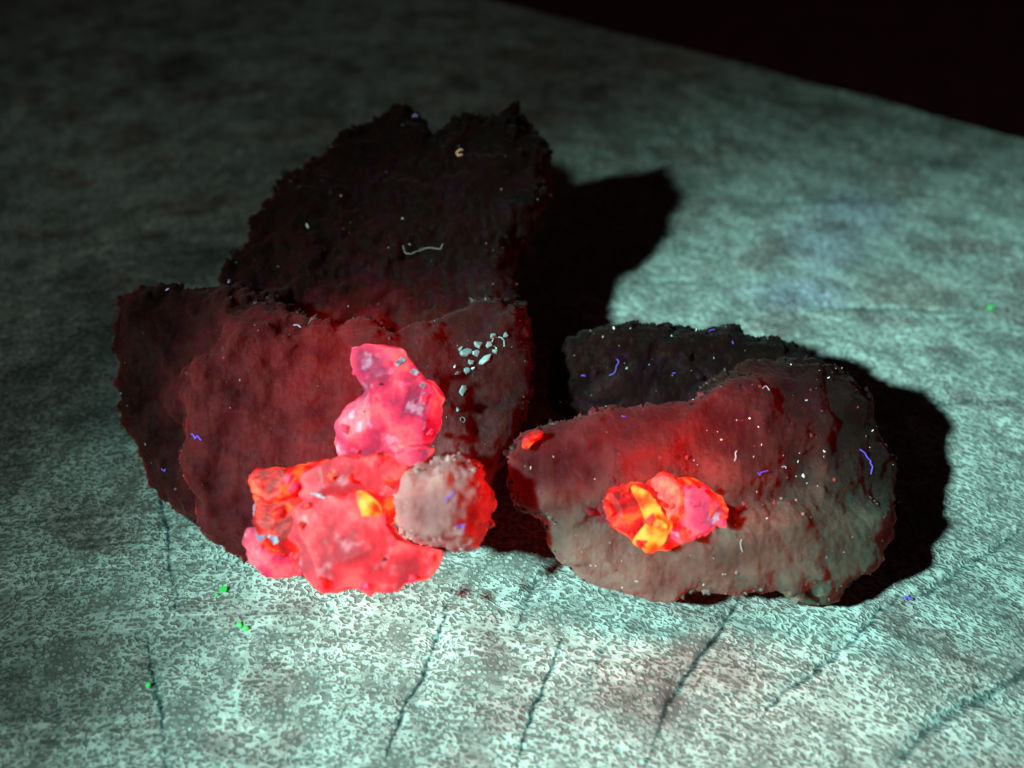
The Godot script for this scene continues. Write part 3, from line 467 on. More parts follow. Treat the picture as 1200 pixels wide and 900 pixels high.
func lump(at: Transform3D, base_y: float, pts: PackedVector2Array, front: float, back: float, boxy: float, look: Dictionary, seed_: int) -> ArrayMesh:
	# a rock mass: the outline in its own plane, swelling to front and back, roughened by crystals or cut into facets; what would sink into the table is flattened on it
	var res: float = look.res
	var mean := 0.0
	for p in pts:
		mean += p.length() / pts.size()
	var n := int(clampf(TAU * mean / res, 48, 420))
	var m := int(clampf((mean * 2.0 + front + back) / res, 28, 260))
	var rad := outline_radius(pts, n)
	var jag := noise(seed_ + 40, 1.0, 3)
	for i in n:
		rad[i] *= 1.0 + 0.08 * jag.get_noise_2d(cos(i * TAU / n) * 3.0, sin(i * TAU / n) * 3.0)
	var pos := PackedVector3Array()
	pos.resize(n * (m + 1))
	# rings of points evenly spaced along the swelling's profile
	var prof := PackedVector2Array()
	var run := PackedFloat32Array()
	for k in 401:
		var phi := PI * k / 400.0
		prof.append(Vector2(pow(maxf(sin(phi), 0.0), boxy), pow(absf(cos(phi)), boxy) * (front if phi < PI / 2 else -back)))
		run.append(0.0 if k == 0 else run[k - 1] + Vector2((prof[k].x - prof[k - 1].x) * mean, prof[k].y - prof[k - 1].y).length())
	var at_k := 0
	for j in m + 1:
		var goal := run[400] * j / m
		while at_k < 399 and run[at_k + 1] < goal:
			at_k += 1
		var pr := prof[at_k].lerp(prof[at_k + 1], clampf((goal - run[at_k]) / maxf(run[at_k + 1] - run[at_k], 1e-9), 0.0, 1.0))
		for i in n:
			var d := Vector2.from_angle(i * TAU / n) * rad[i] * pr.x
			pos[j * n + i] = Vector3(d.x, d.y, pr.y)
	var big := noise(seed_, 1.0 / look.big_size, 3)
	var mid := noise(seed_ + 1, 1.0 / look.mid_size, 2)
	var out := pos.duplicate()
	var rr := RandomNumberGenerator.new()
	rr.seed = seed_
	var cuts: Array[Vector4] = []
	for k in int(look.facets):
		var d := Vector3(rr.randfn(), rr.randfn(), rr.randfn() + (0.9 if k % 3 else 0.0)).normalized()
		var reach := -1e9
		for v in pos:
			reach = maxf(reach, d.dot(v))
		# the flat fractures lie on the front; the outline is only chipped
		var level := smoothstep(0.45, 0.9, Vector2(d.x, d.y).length())
		cuts.append(Vector4(d.x, d.y, d.z, reach * lerpf(rr.randf_range(look.cut0, look.cut1), rr.randf_range(0.91, 1.0), level)))
	for i in pos.size():
		var v := pos[i]
		var d := v.normalized()
		v += d * (big.get_noise_3dv(v) * look.big)
		for cut in cuts:
			var cn := Vector3(cut.x, cut.y, cut.z)
			var over := cn.dot(v) - cut.w
			if over > 0.0:
				v -= cn * over * look.hard
		# steps along the cleavage
		var st: float = look.get("step", 0.0)
		if st > 0.0:
			var cl := Vector3(0.55, 0.62, 0.56)
			var q := cl.dot(v) / st + mid.get_noise_3dv(v) * 0.6
			v += cl * st * (floor(q) + smoothstep(0.55, 1.0, q - floor(q)) - q) * 0.7
		v += d * mid.get_noise_3dv(v) * look.mid
		out[i] = v
	# rest on the table
	var up := at.basis.inverse() * Vector3.UP
	for i in out.size():
		var y := (at * out[i]).y + base_y
		if y < 0.05:
			out[i] += up * (0.05 - y)
	var st_ := SurfaceTool.new()
	st_.begin(Mesh.PRIMITIVE_TRIANGLES)
	if look.get("flat", false):
		st_.set_smooth_group(-1)
	else:
		st_.set_smooth_group(0)
	for v in out:
		st_.add_vertex(v * MM)
	for j in m:
		for i in n:
			var a := j * n + i
			var b := j * n + (i + 1) % n
			var c := a + n
			var d := b + n
			for t in [a, b, c, b, d, c]:
				st_.add_index(t)
	if look.get("flat", false):
		st_.deindex()
	st_.generate_normals()
	return st_.commit()


func make_tips() -> void:
	for k in 5:
		var st := SurfaceTool.new()
		st.begin(Mesh.PRIMITIVE_TRIANGLES)
		st.set_smooth_group(-1)
		var ring := PackedVector3Array()
		for i in 6:
			ring.append(Vector3(cos(i * TAU / 6 + 0.2 * rng.randf()), 0, sin(i * TAU / 6 + 0.2 * rng.randf())) * rng.randf_range(0.40, 0.58))
		var apex := Vector3(rng.randf_range(-0.12, 0.12), rng.randf_range(1.0, 1.3), rng.randf_range(-0.12, 0.12))
		var high := rng.randf_range(0.3, 0.6)
		for i in 6:
			var a := ring[i]
			var b := ring[(i + 1) % 6]
			var a2 := a * 0.94 + Vector3(0, high + rng.randf_range(-0.05, 0.05), 0)
			var b2 := b * 0.94 + Vector3(0, high, 0)
			var lo := Vector3(0, -0.9, 0)
			for t in [a + lo, b + lo, a2, b + lo, b2, a2, a2, b2, apex, a + lo, lo, b + lo]:
				st.add_vertex(t)
		st.generate_normals()
		tips.append(st.commit())


func chip(pts: PackedVector2Array, thick: float, seed_: int) -> ArrayMesh:
	# a small broken flake: the outline bevelled on both faces
	var rr := RandomNumberGenerator.new()
	rr.seed = seed_
	var st := SurfaceTool.new()
	st.begin(Mesh.PRIMITIVE_TRIANGLES)
	st.set_smooth_group(-1)
	var rows: Array[PackedVector3Array] = []
	for k in 4:
		var row := PackedVector3Array()
		for p in pts:
			var q := p * (1.0 if k in [1, 2] else 0.8) * rr.randf_range(0.96, 1.04)
			row.append(Vector3(q.x, q.y, thick * [0.5, 0.32, -0.32, -0.5][k] + rr.randf_range(-0.08, 0.08) * thick))
		rows.append(row)
	var n := pts.size()
	for k in 3:
		for i in n:
			for t in [rows[k][i], rows[k][(i + 1) % n], rows[k + 1][i], rows[k + 1][i], rows[k][(i + 1) % n], rows[k + 1][(i + 1) % n]]:
				st.add_vertex(t * MM)
	for i in n:
		for t in [Vector3(0, 0, thick * 0.55), rows[0][(i + 1) % n], rows[0][i], Vector3(0, 0, -thick * 0.55), rows[3][i], rows[3][(i + 1) % n]]:
			st.add_vertex(t * MM)
	st.generate_normals()
	return st.commit()


func tube(path: PackedVector3Array, radius: float, sides := 6) -> ArrayMesh:
	var curve := Curve3D.new()
	var k := path.size()
	for i in k:
		var dirn := (path[mini(i + 1, k - 1)] - path[maxi(i - 1, 0)]) * 0.2
		curve.add_point(path[i], -dirn, dirn)
	curve.bake_interval = maxf(radius * 0.9, 0.05)
	var p := curve.get_baked_points()
	var st := SurfaceTool.new()
	st.begin(Mesh.PRIMITIVE_TRIANGLES)
	var n := p.size()
	for i in n:
		var d := (p[mini(i + 1, n - 1)] - p[maxi(i - 1, 0)]).normalized()
		var a := d.cross(Vector3(0.31, 0.83, 0.46)).normalized()
		var b := d.cross(a)
		var r := radius * (0.75 + 0.25 * sin(i * 1.7)) * (0.3 if i == 0 or i == n - 1 else 1.0)
		for s in sides:
			st.add_vertex((p[i] + (a * cos(s * TAU / sides) + b * sin(s * TAU / sides)) * r) * MM)
	for i in n - 1:
		for s in sides:
			var q := i * sides + s
			var w := i * sides + (s + 1) % sides
			for t in [q, q + sides, w, w, q + sides, w + sides]:
				st.add_index(t)
	st.generate_normals()
	return st.commit()


func grain(size: float, seed_: int) -> ArrayMesh:
	var rr := RandomNumberGenerator.new()
	rr.seed = seed_
	var pts := PackedVector2Array()
	for i in 7:
		pts.append(Vector2.from_angle(i * TAU / 7) * size * rr.randf_range(0.55, 1.1))
	return chip(pts, size * 0.9, seed_)


# ---------------------------------------------------------------- one continuous quartz mass out of several swellings
func swelling(list: Array, at: Transform3D, pts: PackedVector2Array, front: float, back: float, boxy: float, tint: Color, amp: float, mat: String) -> void:
	var rad := outline_radius(pts, 360)
	var far := 0.0
	for r in rad:
		far = maxf(far, r)
	list.append({"inv": at.affine_inverse(), "at": at.origin, "n": at.basis.z, "rad": rad, "f": front, "b": back, "e": 2.0 / boxy, "tint": tint, "amp": amp, "far": maxf(far, maxf(front, back)) + 2.0, "mat": mat})


var swell_rim := 0.0      # how near its rim the last point was


func swell_distance(s: Dictionary, p: Vector3) -> float:
	# along the line to the swelling's middle: close enough to a distance near the surface
	var q: Vector3 = s.inv * p
	var flat := Vector2(q.x, q.y)
	var ang := flat.angle() / TAU * 360.0
	if ang < 0.0:
		ang += 360.0
	var i := int(ang)
	var rad: PackedFloat32Array = s.rad
	var r := lerpf(rad[i % 360], rad[(i + 1) % 360], ang - i)
	var thick: float = s.f if q.z > 0.0 else s.b
	var a := flat.length() / r
	var b := absf(q.z) / thick
	swell_rim = smoothstep(0.72, 1.0, a)
	var g := pow(pow(a, s.e) + pow(b, s.e), 1.0 / s.e)
	if g < 0.02:
		return -minf(s.f, r)
	return (g - 1.0) / Vector2(pow(a / g, s.e - 1.0) / r, pow(b / g, s.e - 1.0) / thick).length()


func quartz_body(root: Node3D, list: Array, blend: float, res: float, crystal: float, seed_: int, inner: Color) -> MeshInstance3D:
	var lo := Vector3(1e9, 1e9, 1e9)
	var hi := -lo
	for s in list:
		for k in 72:
			var a := k * TAU / 72
			var r: float = s.rad[k * 5]
			var m: Transform3D = s.inv.affine_inverse()
			for z in [s.f, -s.b]:
				for f in [1.0, 0.6]:
					var q: Vector3 = m * Vector3(cos(a) * r * f, sin(a) * r * f, z * (1.0 - f * 0.6))
					lo = lo.min(q)
					hi = hi.max(q)
	lo -= Vector3.ONE * 3.0
	hi += Vector3.ONE * 3.0
	lo.y = -res * 2.0
	var block := 4
	var nb := Vector3i(((hi - lo) / (res * block)).ceil())
	var nx := nb.x * block + 1
	var ny := nb.y * block + 1
	var nz := nb.z * block + 1
	var field := PackedFloat32Array()
	field.resize(nx * ny * nz)
	field.fill(99.0)
	var big := noise(seed_, 1.0 / 9.0, 2)
	var mid := noise(seed_ + 1, 1.0 / 3.4, 2)
	var cell := noise(seed_ + 7, 1.0 / crystal, 1, FastNoiseLite.TYPE_CELLULAR)
	cell.cellular_distance_function = FastNoiseLite.DISTANCE_MANHATTAN
	cell.cellular_return_type = FastNoiseLite.RETURN_DISTANCE
	var cell2 := noise(seed_ + 8, 2.3 / crystal, 1, FastNoiseLite.TYPE_CELLULAR)
	cell2.cellular_return_type = FastNoiseLite.RETURN_DISTANCE
	var active: Array[Vector3i] = []
	var half := res * block * 0.5
	for bz in nb.z:
		for by in nb.y:
			for bx in nb.x:
				var c := lo + Vector3(bx + 0.5, by + 0.5, bz + 0.5) * res * block
				var best := 1e9
				var near := []
				for s in list:
					if c.distance_to(s.at) > s.far + half * 2.0 + 2.0:
						continue
					var d := swell_distance(s, c)
					near.append([d, s])
					best = minf(best, d)
				if best > half * 1.8 + 2.2 or best < -half * 1.8 - 4.5:
					if best < 0.0:
						for z in block + 1:
							for y in block + 1:
								for x in block + 1:
									var ii := ((bz * block + z) * ny + by * block + y) * nx + bx * block + x
									if field[ii] > 90.0:
										field[ii] = -9.0
					continue
				active.append(Vector3i(bx, by, bz))
				var use := []
				for e in near:
					if e[0] < best + blend + half * 3.6:
						use.append(e[1])
				for z in block + 1:
					for y in block + 1:
						for x in block + 1:
							var i := ((bz * block + z) * ny + by * block + y) * nx + bx * block + x
							if field[i] < 90.0 and field[i] != -9.0:
								continue
							var p := lo + Vector3(bx * block + x, by * block + y, bz * block + z) * res
							var d := 99.0
							var amp := 0.0
							for s in use:
								var di := swell_distance(s, p)
								if di < d + blend:
									amp = lerpf(s.amp * (1.0 if s.e < 2.2 else lerpf(0.42, 1.0, swell_rim)), amp, clampf(0.5 + 0.5 * (di - d) / blend, 0.0, 1.0))
								var h := maxf(blend - absf(d - di), 0.0) / blend
								d = minf(d, di) - h * h * blend * 0.25
							if absf(d) < 3.2:
								d -= big.get_noise_3dv(p) * 1.5 + mid.get_noise_3dv(p) * 0.25
								d -= amp * (0.45 - (cell.get_noise_3dv(p) + 1.0) * 0.95) + amp * 0.3 * (0.3 - (cell2.get_noise_3dv(p) + 1.0))
							field[i] = maxf(d, 0.06 - p.y)
	# surface nets
	var idx := PackedInt32Array()
	idx.resize(nx * ny * nz)
	idx.fill(-1)
	var verts := PackedVector3Array()
	var corner := [0, 1, nx, nx + 1, nx * ny, nx * ny + 1, nx * ny + nx, nx * ny + nx + 1]
	var edges := [[0, 1], [2, 3], [4, 5], [6, 7], [0, 2], [1, 3], [4, 6], [5, 7], [0, 4], [1, 5], [2, 6], [3, 7]]
	for b in active:
		for z in block:
			for y in block:
				for x in block:
					var g := Vector3i(b.x * block + x, b.y * block + y, b.z * block + z)
					var i := (g.z * ny + g.y) * nx + g.x
					var inside := 0
					for c in corner:
						if field[i + c] < 0.0:
							inside += 1
					if inside == 0 or inside == 8:
						continue
					var sum := Vector3.ZERO
					var n := 0
					for e in edges:
						var fa := field[i + corner[e[0]]]
						var fb := field[i + corner[e[1]]]
						if (fa < 0.0) == (fb < 0.0):
							continue
						var t := fa / (fa - fb)
						var pa := Vector3(e[0] & 1, (e[0] >> 1) & 1, e[0] >> 2)
						var pb := Vector3(e[1] & 1, (e[1] >> 1) & 1, e[1] >> 2)
						sum += pa.lerp(pb, t)
						n += 1
					idx[i] = verts.size()
					verts.append(lo + (Vector3(g) + sum / n) * res)
	var st := SurfaceTool.new()
	st.begin(Mesh.PRIMITIVE_TRIANGLES)
	st.set_smooth_group(0)
	var vary := noise(seed_ + 3, 1.0 / 7.0, 4)
	var kinds := PackedInt32Array()
	for v in verts:
		var total := 0.0
		var sum := Vector3.ZERO
		var best := 1e9
		var who := 0
		for k in list.size():
			var s = list[k]
			if v.distance_to(s.at) > s.far + 4.0:
				continue
			var d := swell_distance(s, v)
			if d < best:
				best = d
				who = k
			var w := exp(-clampf(d, -6.0, 12.0) / 3.0)
			sum += Vector3(s.tint.r, s.tint.g, s.tint.b) * w
			total += w
		kinds.append(who)
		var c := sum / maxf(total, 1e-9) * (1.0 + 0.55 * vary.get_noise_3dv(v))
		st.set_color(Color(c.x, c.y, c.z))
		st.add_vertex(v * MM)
	var tris := PackedInt32Array()
	var boss := PackedInt32Array(range(verts.size()))
	for b in active:
		for z in block:
			for y in block:
				for x in block:
					var g := Vector3i(b.x * block + x, b.y * block + y, b.z * block + z)
					var i := (g.z * ny + g.y) * nx + g.x
					if idx[i] < 0:
						continue
					var steps := [1, nx, nx * ny]
					var at := [g.x, g.y, g.z]
					for ax in 3:
						var u: int = (ax + 1) % 3
						var w: int = (ax + 2) % 3
						if at[u] == 0 or at[w] == 0:
							continue
						var fa := field[i]
						var fb: float = field[i + steps[ax]]
						if (fa < 0.0) == (fb < 0.0):
							continue
						var q := [idx[i], idx[i - steps[u]], idx[i - steps[u] - steps[w]], idx[i - steps[w]]]
						if q.min() < 0:
							continue
						var order := [0, 2, 1, 0, 3, 2] if fa < 0.0 else [0, 1, 2, 0, 2, 3]
						for o in order:
							tris.append(q[o])
						for o in 3:
							var ra: int = q[o]
							while boss[ra] != ra:
								boss[ra] = boss[boss[ra]]
								ra = boss[ra]
							var rb: int = q[o + 1]
							while boss[rb] != rb:
								boss[rb] = boss[boss[rb]]
								rb = boss[rb]
							boss[ra] = rb
	# crumbs that hang together with nothing are left out
	var weight := {}
	for k in verts.size():
		var r := k
		while boss[r] != r:
			r = boss[r]
		boss[k] = r
		weight[r] = weight.get(r, 0) + 1
	var main := boss[0]
	for r in weight:
		if weight[r] > weight[main]:
			main = r
	for k in tris.size():
		if boss[tris[k]] == main:
			st.add_index(tris[k])
	st.generate_normals()
	var mesh := st.commit()
	var m := StandardMaterial3D.new()
	m.resource_name = "translucent_quartz"
	m.vertex_color_use_as_albedo = true
	m.roughness = 0.48
	m.metallic_specular = 0.09
	m.normal_enabled = true
	m.normal_texture = druse_texture(seed_ + 50, 0.040, 10.0)
	m.normal_scale = 0.75
	m.subsurf_scatter_enabled = true
	m.subsurf_scatter_strength = 0.75
	m.rim_enabled = true
	m.rim = 0.08
	m.rim_tint = 0.6
	m.backlight_enabled = true
	m.backlight = inner.linear_to_srgb()
	triplanar(m, 26.0)
	var o := put("quartz_body", mesh, m, root)
	var arr := mesh.surface_get_arrays(0)
	var pos := PackedVector3Array()
	for v in arr[Mesh.ARRAY_VERTEX]:
		pos.append(v / MM)
	for k in kinds.size():
		if boss[k] != main:
			kinds[k] = -1
	surf[mesh] = [pos, arr[Mesh.ARRAY_NORMAL], kinds, list]
	return o


func grow(part: MeshInstance3D, count: int, lo: float, hi: float) -> void:
	# single crystals standing on the mass (its sub-parts), thickest along the rims of its swellings
	var v: PackedVector3Array = surf[part.mesh][0]
	var nn: PackedVector3Array = surf[part.mesh][1]
	var kinds: PackedInt32Array = surf[part.mesh][2]
	var list: Array = surf[part.mesh][3]
	var made := 0
	var guard := 0
	var small: Array[Transform3D] = []
	var small_tint := PackedColorArray()
	while made < count + 1500 and guard < 120000:
		guard += 1
		var i := rng.randi_range(0, v.size() - 1)
		if kinds[i] < 0:
			continue
		var s = list[kinds[i]]
		if nn[i].y < -0.35 or v[i].y < 2.2:
			continue
		var rim: float = 1.0 - absf(nn[i].dot(s.n))
		if rng.randf() > smoothstep(0.25, 0.8, rim) + 0.10:
			continue
		var up := (nn[i] + Vector3(rng.randfn(), rng.randfn(), rng.randfn()) * 0.25).normalized()
		var side := up.cross(Vector3(0.3, 0.5, 0.81)).normalized().rotated(up, rng.randf() * TAU)
		var size := (lerpf(lo, hi, pow(rng.randf(), 1.6)) if made < count else rng.randf_range(0.28, 0.62)) * MM * (1.0 if rim > 0.5 else 0.5)
		var t := Transform3D(Basis(side * size, up * size * rng.randf_range(0.5, 0.85), side.cross(up).normalized() * size), v[i] * MM - up * size * 0.30)
		if made < count:
			put("quartz_point", tips[rng.randi() % tips.size()], mats[s.mat + "_points"], part, t)
		else:
			small.append(t)
			var k := rng.randf_range(0.8, 1.5)
			small_tint.append(Color(s.tint.r * k * 1.2, s.tint.g * k, s.tint.b * k))
		made += 1
	# the finest ones, past counting
	var mm := MultiMesh.new()
	mm.transform_format = MultiMesh.TRANSFORM_3D
	mm.use_colors = true
	mm.mesh = tips[1]
	mm.instance_count = small.size()
	for i in small.size():
		mm.set_instance_transform(i, small[i])
		mm.set_instance_color(i, small_tint[i])
	var m := StandardMaterial3D.new()
	m.resource_name = "fine_druse"
	m.vertex_color_use_as_albedo = true
	m.roughness = 0.35
	m.metallic_specular = 0.2
	var o := MultiMeshInstance3D.new()
	o.name = "quartz_druse"
	o.multimesh = mm
	o.material_override = m
	o.set_meta("kind", "stuff")
	part.add_child(o, true)


func piece(root: Node3D, called: String, mat: String, at: Transform3D, pts: PackedVector2Array, front: float, back: float, boxy: float, look: Dictionary, seed_: int, label: String) -> void:
	# one calcite piece of a specimen
	put(called, lump(at, root.position.y / MM, pts, front, back, boxy, look, seed_), mats[mat], root, Transform3D(at.basis, at.origin * MM), label)


func fragments(root: Node3D, kinds: Array, count: int, lo: float, hi: float, seed_: int, spots: Array) -> void:
	# broken cleavage splinters wedged among the larger pieces: [place, normal] pairs they cluster round
	var rr := RandomNumberGenerator.new()
	rr.seed = seed_
	for k in count:
		var s = spots[k % spots.size()]
		var size := lerpf(lo, hi, pow(rr.randf(), 1.7)) * 0.85
		var pts := PackedVector2Array()
		var n := 4 + rr.randi() % 3
		for i in n:
			pts.append(Vector2.from_angle((i + rr.randf_range(-0.3, 0.3)) * TAU / n) * size * rr.randf_range(0.55, 1.1) * Vector2(1.0, 0.62))
		var b := standing_on(s[1], rr.randf() * 360.0).rotated(Vector3(rr.randfn(), rr.randfn(), rr.randfn()).normalized(), rr.randf_range(0.1, 0.8))
		var at: Vector3 = s[0] - root.position / MM + Vector3(rr.randfn(), rr.randfn() * 0.5, rr.randfn()) * 0.5 - s[1] * size * 0.32
		put("glowing_calcite_fragment", chip(pts, size * rr.randf_range(0.7, 1.2), rr.randi()), mats[kinds[rr.randi() % kinds.size()]], root, Transform3D(b, at * MM))


func fibre(called: String, label: String, category: String, group: String, mat: String, radius: float, at: Vector3, path: Array) -> void:
	var p := PackedVector3Array()
	for i in path.size():
		p.append(path[i])
		if i < path.size() - 1:
			p.append((path[i] + path[i + 1]) * 0.5 + Vector3(rng.randfn(), absf(rng.randfn()) * 0.5, rng.randfn()) * radius * 1.1)
	var o := put(numbered(called), tube(p, radius * 0.82), mats[mat], self, Transform3D(Basis.IDENTITY, at * MM))
	tag(o, label, category, group)


func glowing_grain(label: String, at: Vector3, size: float) -> void:
	var o := put(numbered("green_glowing_grain"), grain(size, rng.randi() % 1000), mats["green_glow"], self, Transform3D(Basis.from_euler(Vector3(-1.2, rng.randf() * TAU, 0.3)), at * MM))
	tag(o, label, "grain", "green glowing grains on the wood")


func standing_on(n: Vector3, turn: float) -> Basis:
	# z along the surface's normal, x level
	var x := Vector3.UP.cross(n)
	n = n.normalized()
	x = Vector3.RIGHT if x.length() < 0.01 else x.normalized()
	return Basis(x, n.cross(x), n).rotated(n, deg_to_rad(turn))


func flake(root: Node3D, called: String, mat: String, at: Vector3, n: Vector3, half_long: float, half_wide: float, turn: float, thick: float) -> void:
	var pts := PackedVector2Array()
	var k := 5 + rng.randi() % 3
	for i in k:
		var d := Vector2.from_angle((i + rng.randf_range(-0.3, 0.3)) * TAU / k) * rng.randf_range(0.6, 1.15)
		pts.append(Vector2(d.x * half_long, d.y * half_wide))
	var b := standing_on(n, turn).rotated(Vector3(rng.randfn(), rng.randfn(), rng.randfn()).normalized(), 0.4 if mat == "white_mineral" else 0.12)
	put(called, chip(pts, thick, rng.randi() % 9999), mats[mat], root, Transform3D(b, (at - root.position / MM + n * thick * 0.15) * MM))


func ring_crystal(root: Node3D, at: Vector3, n: Vector3, r: float, w: float) -> void:
	var path := PackedVector3Array()
	for i in 12:
		path.append(Vector3(cos(i * TAU / 11), sin(i * TAU / 11), 0.06 * sin(i * 2.0)) * r * (1.0 + 0.08 * sin(i * 3.0)))
	put("white_ring_crystal", tube(path, w * 0.5, 7), mats["white_mineral"], root, Transform3D(standing_on(n, 0.0), (at - root.position / MM + n * w * 0.3) * MM))


func make_dust() -> void:
	# fine pale dust over both minerals, too fine to count
	var where: Array[Transform3D] = []
	for root in get_children():
		if not root.name.begins_with("mineral_specimen"):
			continue
		var part: MeshInstance3D = root.get_node("quartz_body")
		var v: PackedVector3Array = surf[part.mesh][0]
		var nn: PackedVector3Array = surf[part.mesh][1]
		for k in 240:
			var i := rng.randi_range(0, v.size() - 1)
			var w: Vector3 = root.position + v[i] * MM
			if nn[i].y < 0.1 or w.y < 0.003 or surf[part.mesh][2][i] < 0:
				continue
			var size := MM * 0.062 * exp(rng.randfn() * 0.45)
			where.append(Transform3D(Basis.from_euler(Vector3(rng.randf(), rng.randf(), rng.randf()) * TAU).scaled(Vector3(size, size * rng.randf_range(1.0, 4.0), size)), w + nn[i] * size))
	var mm := MultiMesh.new()
	mm.transform_format = MultiMesh.TRANSFORM_3D
	mm.mesh = tips[0]
	mm.instance_count = where.size()
	for i in where.size():
		mm.set_instance_transform(i, where[i])
	var o := MultiMeshInstance3D.new()
	o.name = "dust"
	o.multimesh = mm
	o.material_override = mats["dust_glow"]
	add_child(o)
	tag(o, "fine pale dust specks scattered over both quartz clusters", "dust", "", "stuff")


# ---------------------------------------------------------------- the wooden slab
const EDGE := Vector2(-6.0, -140.0)             # a point of the slab's far edge (x, z)
const ALONG := Vector2(0.8810, 0.4731)         # along that edge
const ACROSS := Vector2(-0.4731, 0.8810)       # from it into the slab
const RINGS := Vector2(75.0, 78.0)             # the middle of the growth rings
const MAP := 400.0                             # side of the square that the stain map covers
const MAP_AT := Vector2(-200.0, -260.0)


func crack_lines() -> Array:
	# (x, z) points of drying cracks, then half width and depth in mm
	return [
		[PackedVector2Array([Vector2(-13.81, 53.23), Vector2(-10.76, 56.2), Vector2(-9.29, 59.27)]), 0.14, 0.4],
		[PackedVector2Array([Vector2(4.48, 49.7), Vector2(6.62, 52.14), Vector2(6.89, 56.2)]), 0.12, 0.4],
		[PackedVector2Array([Vector2(-44.45, 56.2), Vector2(-45.41, 59.27), Vector2(-45.11, 61.74)]), 0.16, 0.5],
		[PackedVector2Array([Vector2(25.28, 46.83), Vector2(27.81, 50.82), Vector2(26.82, 54.09)]), 0.14, 0.35],
		[PackedVector2Array([Vector2(-4.57, 46.24), Vector2(-5.34, 50.82), Vector2(-6.54, 54.09)]), 0.1, 0.3],
		[PackedVector2Array([Vector2(-35.25, 41.41), Vector2(-32.91, 47.41), Vector2(-32.44, 52.14)]), 0.1, 0.3],
		[PackedVector2Array([Vector2(39.19, 49.7), Vector2(40.89, 54.09), Vector2(39.07, 59.27)]), 0.12, 0.3],
		[PackedVector2Array([Vector2(-55.21, 19.01), Vector2(-51.57, 28.05), Vector2(-46.57, 40.79)]), 0.35, 0.9],
		[PackedVector2Array([Vector2(-50.4, 42.64), Vector2(-47.48, 49.7), Vector2(-44.45, 56.2), Vector2(-42.54, 61.25)]), 0.32, 1.0],
		[PackedVector2Array([Vector2(-8.4, 37.6), Vector2(-10.62, 44.46), Vector2(-12.09, 49.7), Vector2(-14.39, 54.09), Vector2(-15.41, 58.26), Vector2(-15.85, 61.25)]), 0.32, 1.0],
		[PackedVector2Array([Vector2(3.94, 32.95), Vector2(1.41, 40.79), Vector2(0, 44.46)]), 0.28, 0.7],
		[PackedVector2Array([Vector2(6.35, 44.46), Vector2(4.48, 49.7), Vector2(2.4, 54.09), Vector2(1.07, 57.45), Vector2(0.42, 61.25)]), 0.36, 1.0],
		[PackedVector2Array([Vector2(15.02, 38.89), Vector2(11.35, 47.41), Vector2(6.46, 56.2)]), 0.22, 0.45],
		[PackedVector2Array([Vector2(32.05, 38.25), Vector2(27.13, 44.46), Vector2(22.39, 49.7), Vector2(18.42, 55.15), Vector2(16.16, 61.25)]), 0.42, 0.9],
		[PackedVector2Array([Vector2(54.61, 37.6), Vector2(47.67, 43.25), Vector2(41.29, 47.99), Vector2(34.14, 52.47), Vector2(31.42, 55.15)]), 0.4, 0.75],
		[PackedVector2Array([Vector2(77.69, 26.6), Vector2(67.97, 32.27), Vector2(58.81, 37.6), Vector2(54.22, 38.89)]), 0.5, 0.5],
		[PackedVector2Array([Vector2(69.56, 47.99), Vector2(60.57, 52.47), Vector2(54.17, 55.15), Vector2(48.57, 59.27), Vector2(46.26, 61.74)]), 0.8, 0.6],
		[PackedVector2Array([Vector2(22.68, -25.37), Vector2(32.46, -25.85), Vector2(40.34, -24.43)]), 0.35, 0.6],
		[PackedVector2Array([Vector2(52.18, -19.61), Vector2(62.96, -18.49), Vector2(72.4, -18.49), Vector2(84.51, -17.16)]), 0.45, 0.75],
		[PackedVector2Array([Vector2(68.21, 4.45), Vector2(78.56, 3.36), Vector2(87.55, 4.09)]), 0.4, 0.5],
		[PackedVector2Array([Vector2(-30.12, 43.86), Vector2(-28.89, 49.7)]), 0.15, 0.5],
		[PackedVector2Array([Vector2(-25.45, 37.6), Vector2(-26.1, 47.41), Vector2(-25.78, 55.15)]), 0.18, 0.4],
		[PackedVector2Array([Vector2(46.15, -48.65), Vector2(62.45, -50.08), Vector2(78.93, -51.52)]), 0.8, 0.35],
		[PackedVector2Array([Vector2(-37.94, 46.24), Vector2(-36.7, 50.82), Vector2(-35.74, 56.2)]), 0.14, 0.35],
	]


func crack_image(size: int) -> PackedFloat32Array:
	var a := PackedFloat32Array()
	a.resize(size * size)
	var wob := noise(31, 0.25, 3)
	for line in crack_lines():
		var pts: PackedVector2Array = line[0]
		for i in pts.size() - 1:
			var steps := int(pts[i].distance_to(pts[i + 1]) / 0.09)
			for s in steps:
				var f := float(s) / steps
				var q := pts[i].lerp(pts[i + 1], f)
				q += Vector2(wob.get_noise_2d(q.x, q.y), wob.get_noise_2d(q.y + 90.0, q.x)) * 0.55
				var share := (i + f) / (pts.size() - 1)
				var half: float = line[1] * (0.35 + 0.65 * sin(PI * clampf(share * 1.1, 0.0, 1.0))) * (0.75 + 0.6 * wob.get_noise_2d(q.x * 3.0, q.y * 3.0 + 40.0))
				var c := (q - MAP_AT) / MAP * size
				var r := half / MAP * size
				for y in range(int(c.y - r * 2.0) , int(c.y + r * 2.0) + 2):
					for x in range(int(c.x - r * 2.0), int(c.x + r * 2.0) + 2):
						if x < 0 or y < 0 or x >= size or y >= size:
							continue
						var d := Vector2(x, y).distance_to(c) / maxf(r, 0.01)
						var v: float = line[2] * (1.0 - smoothstep(0.35, 1.6, d))
						var k := y * size + x
						a[k] = maxf(a[k], v)
	return a


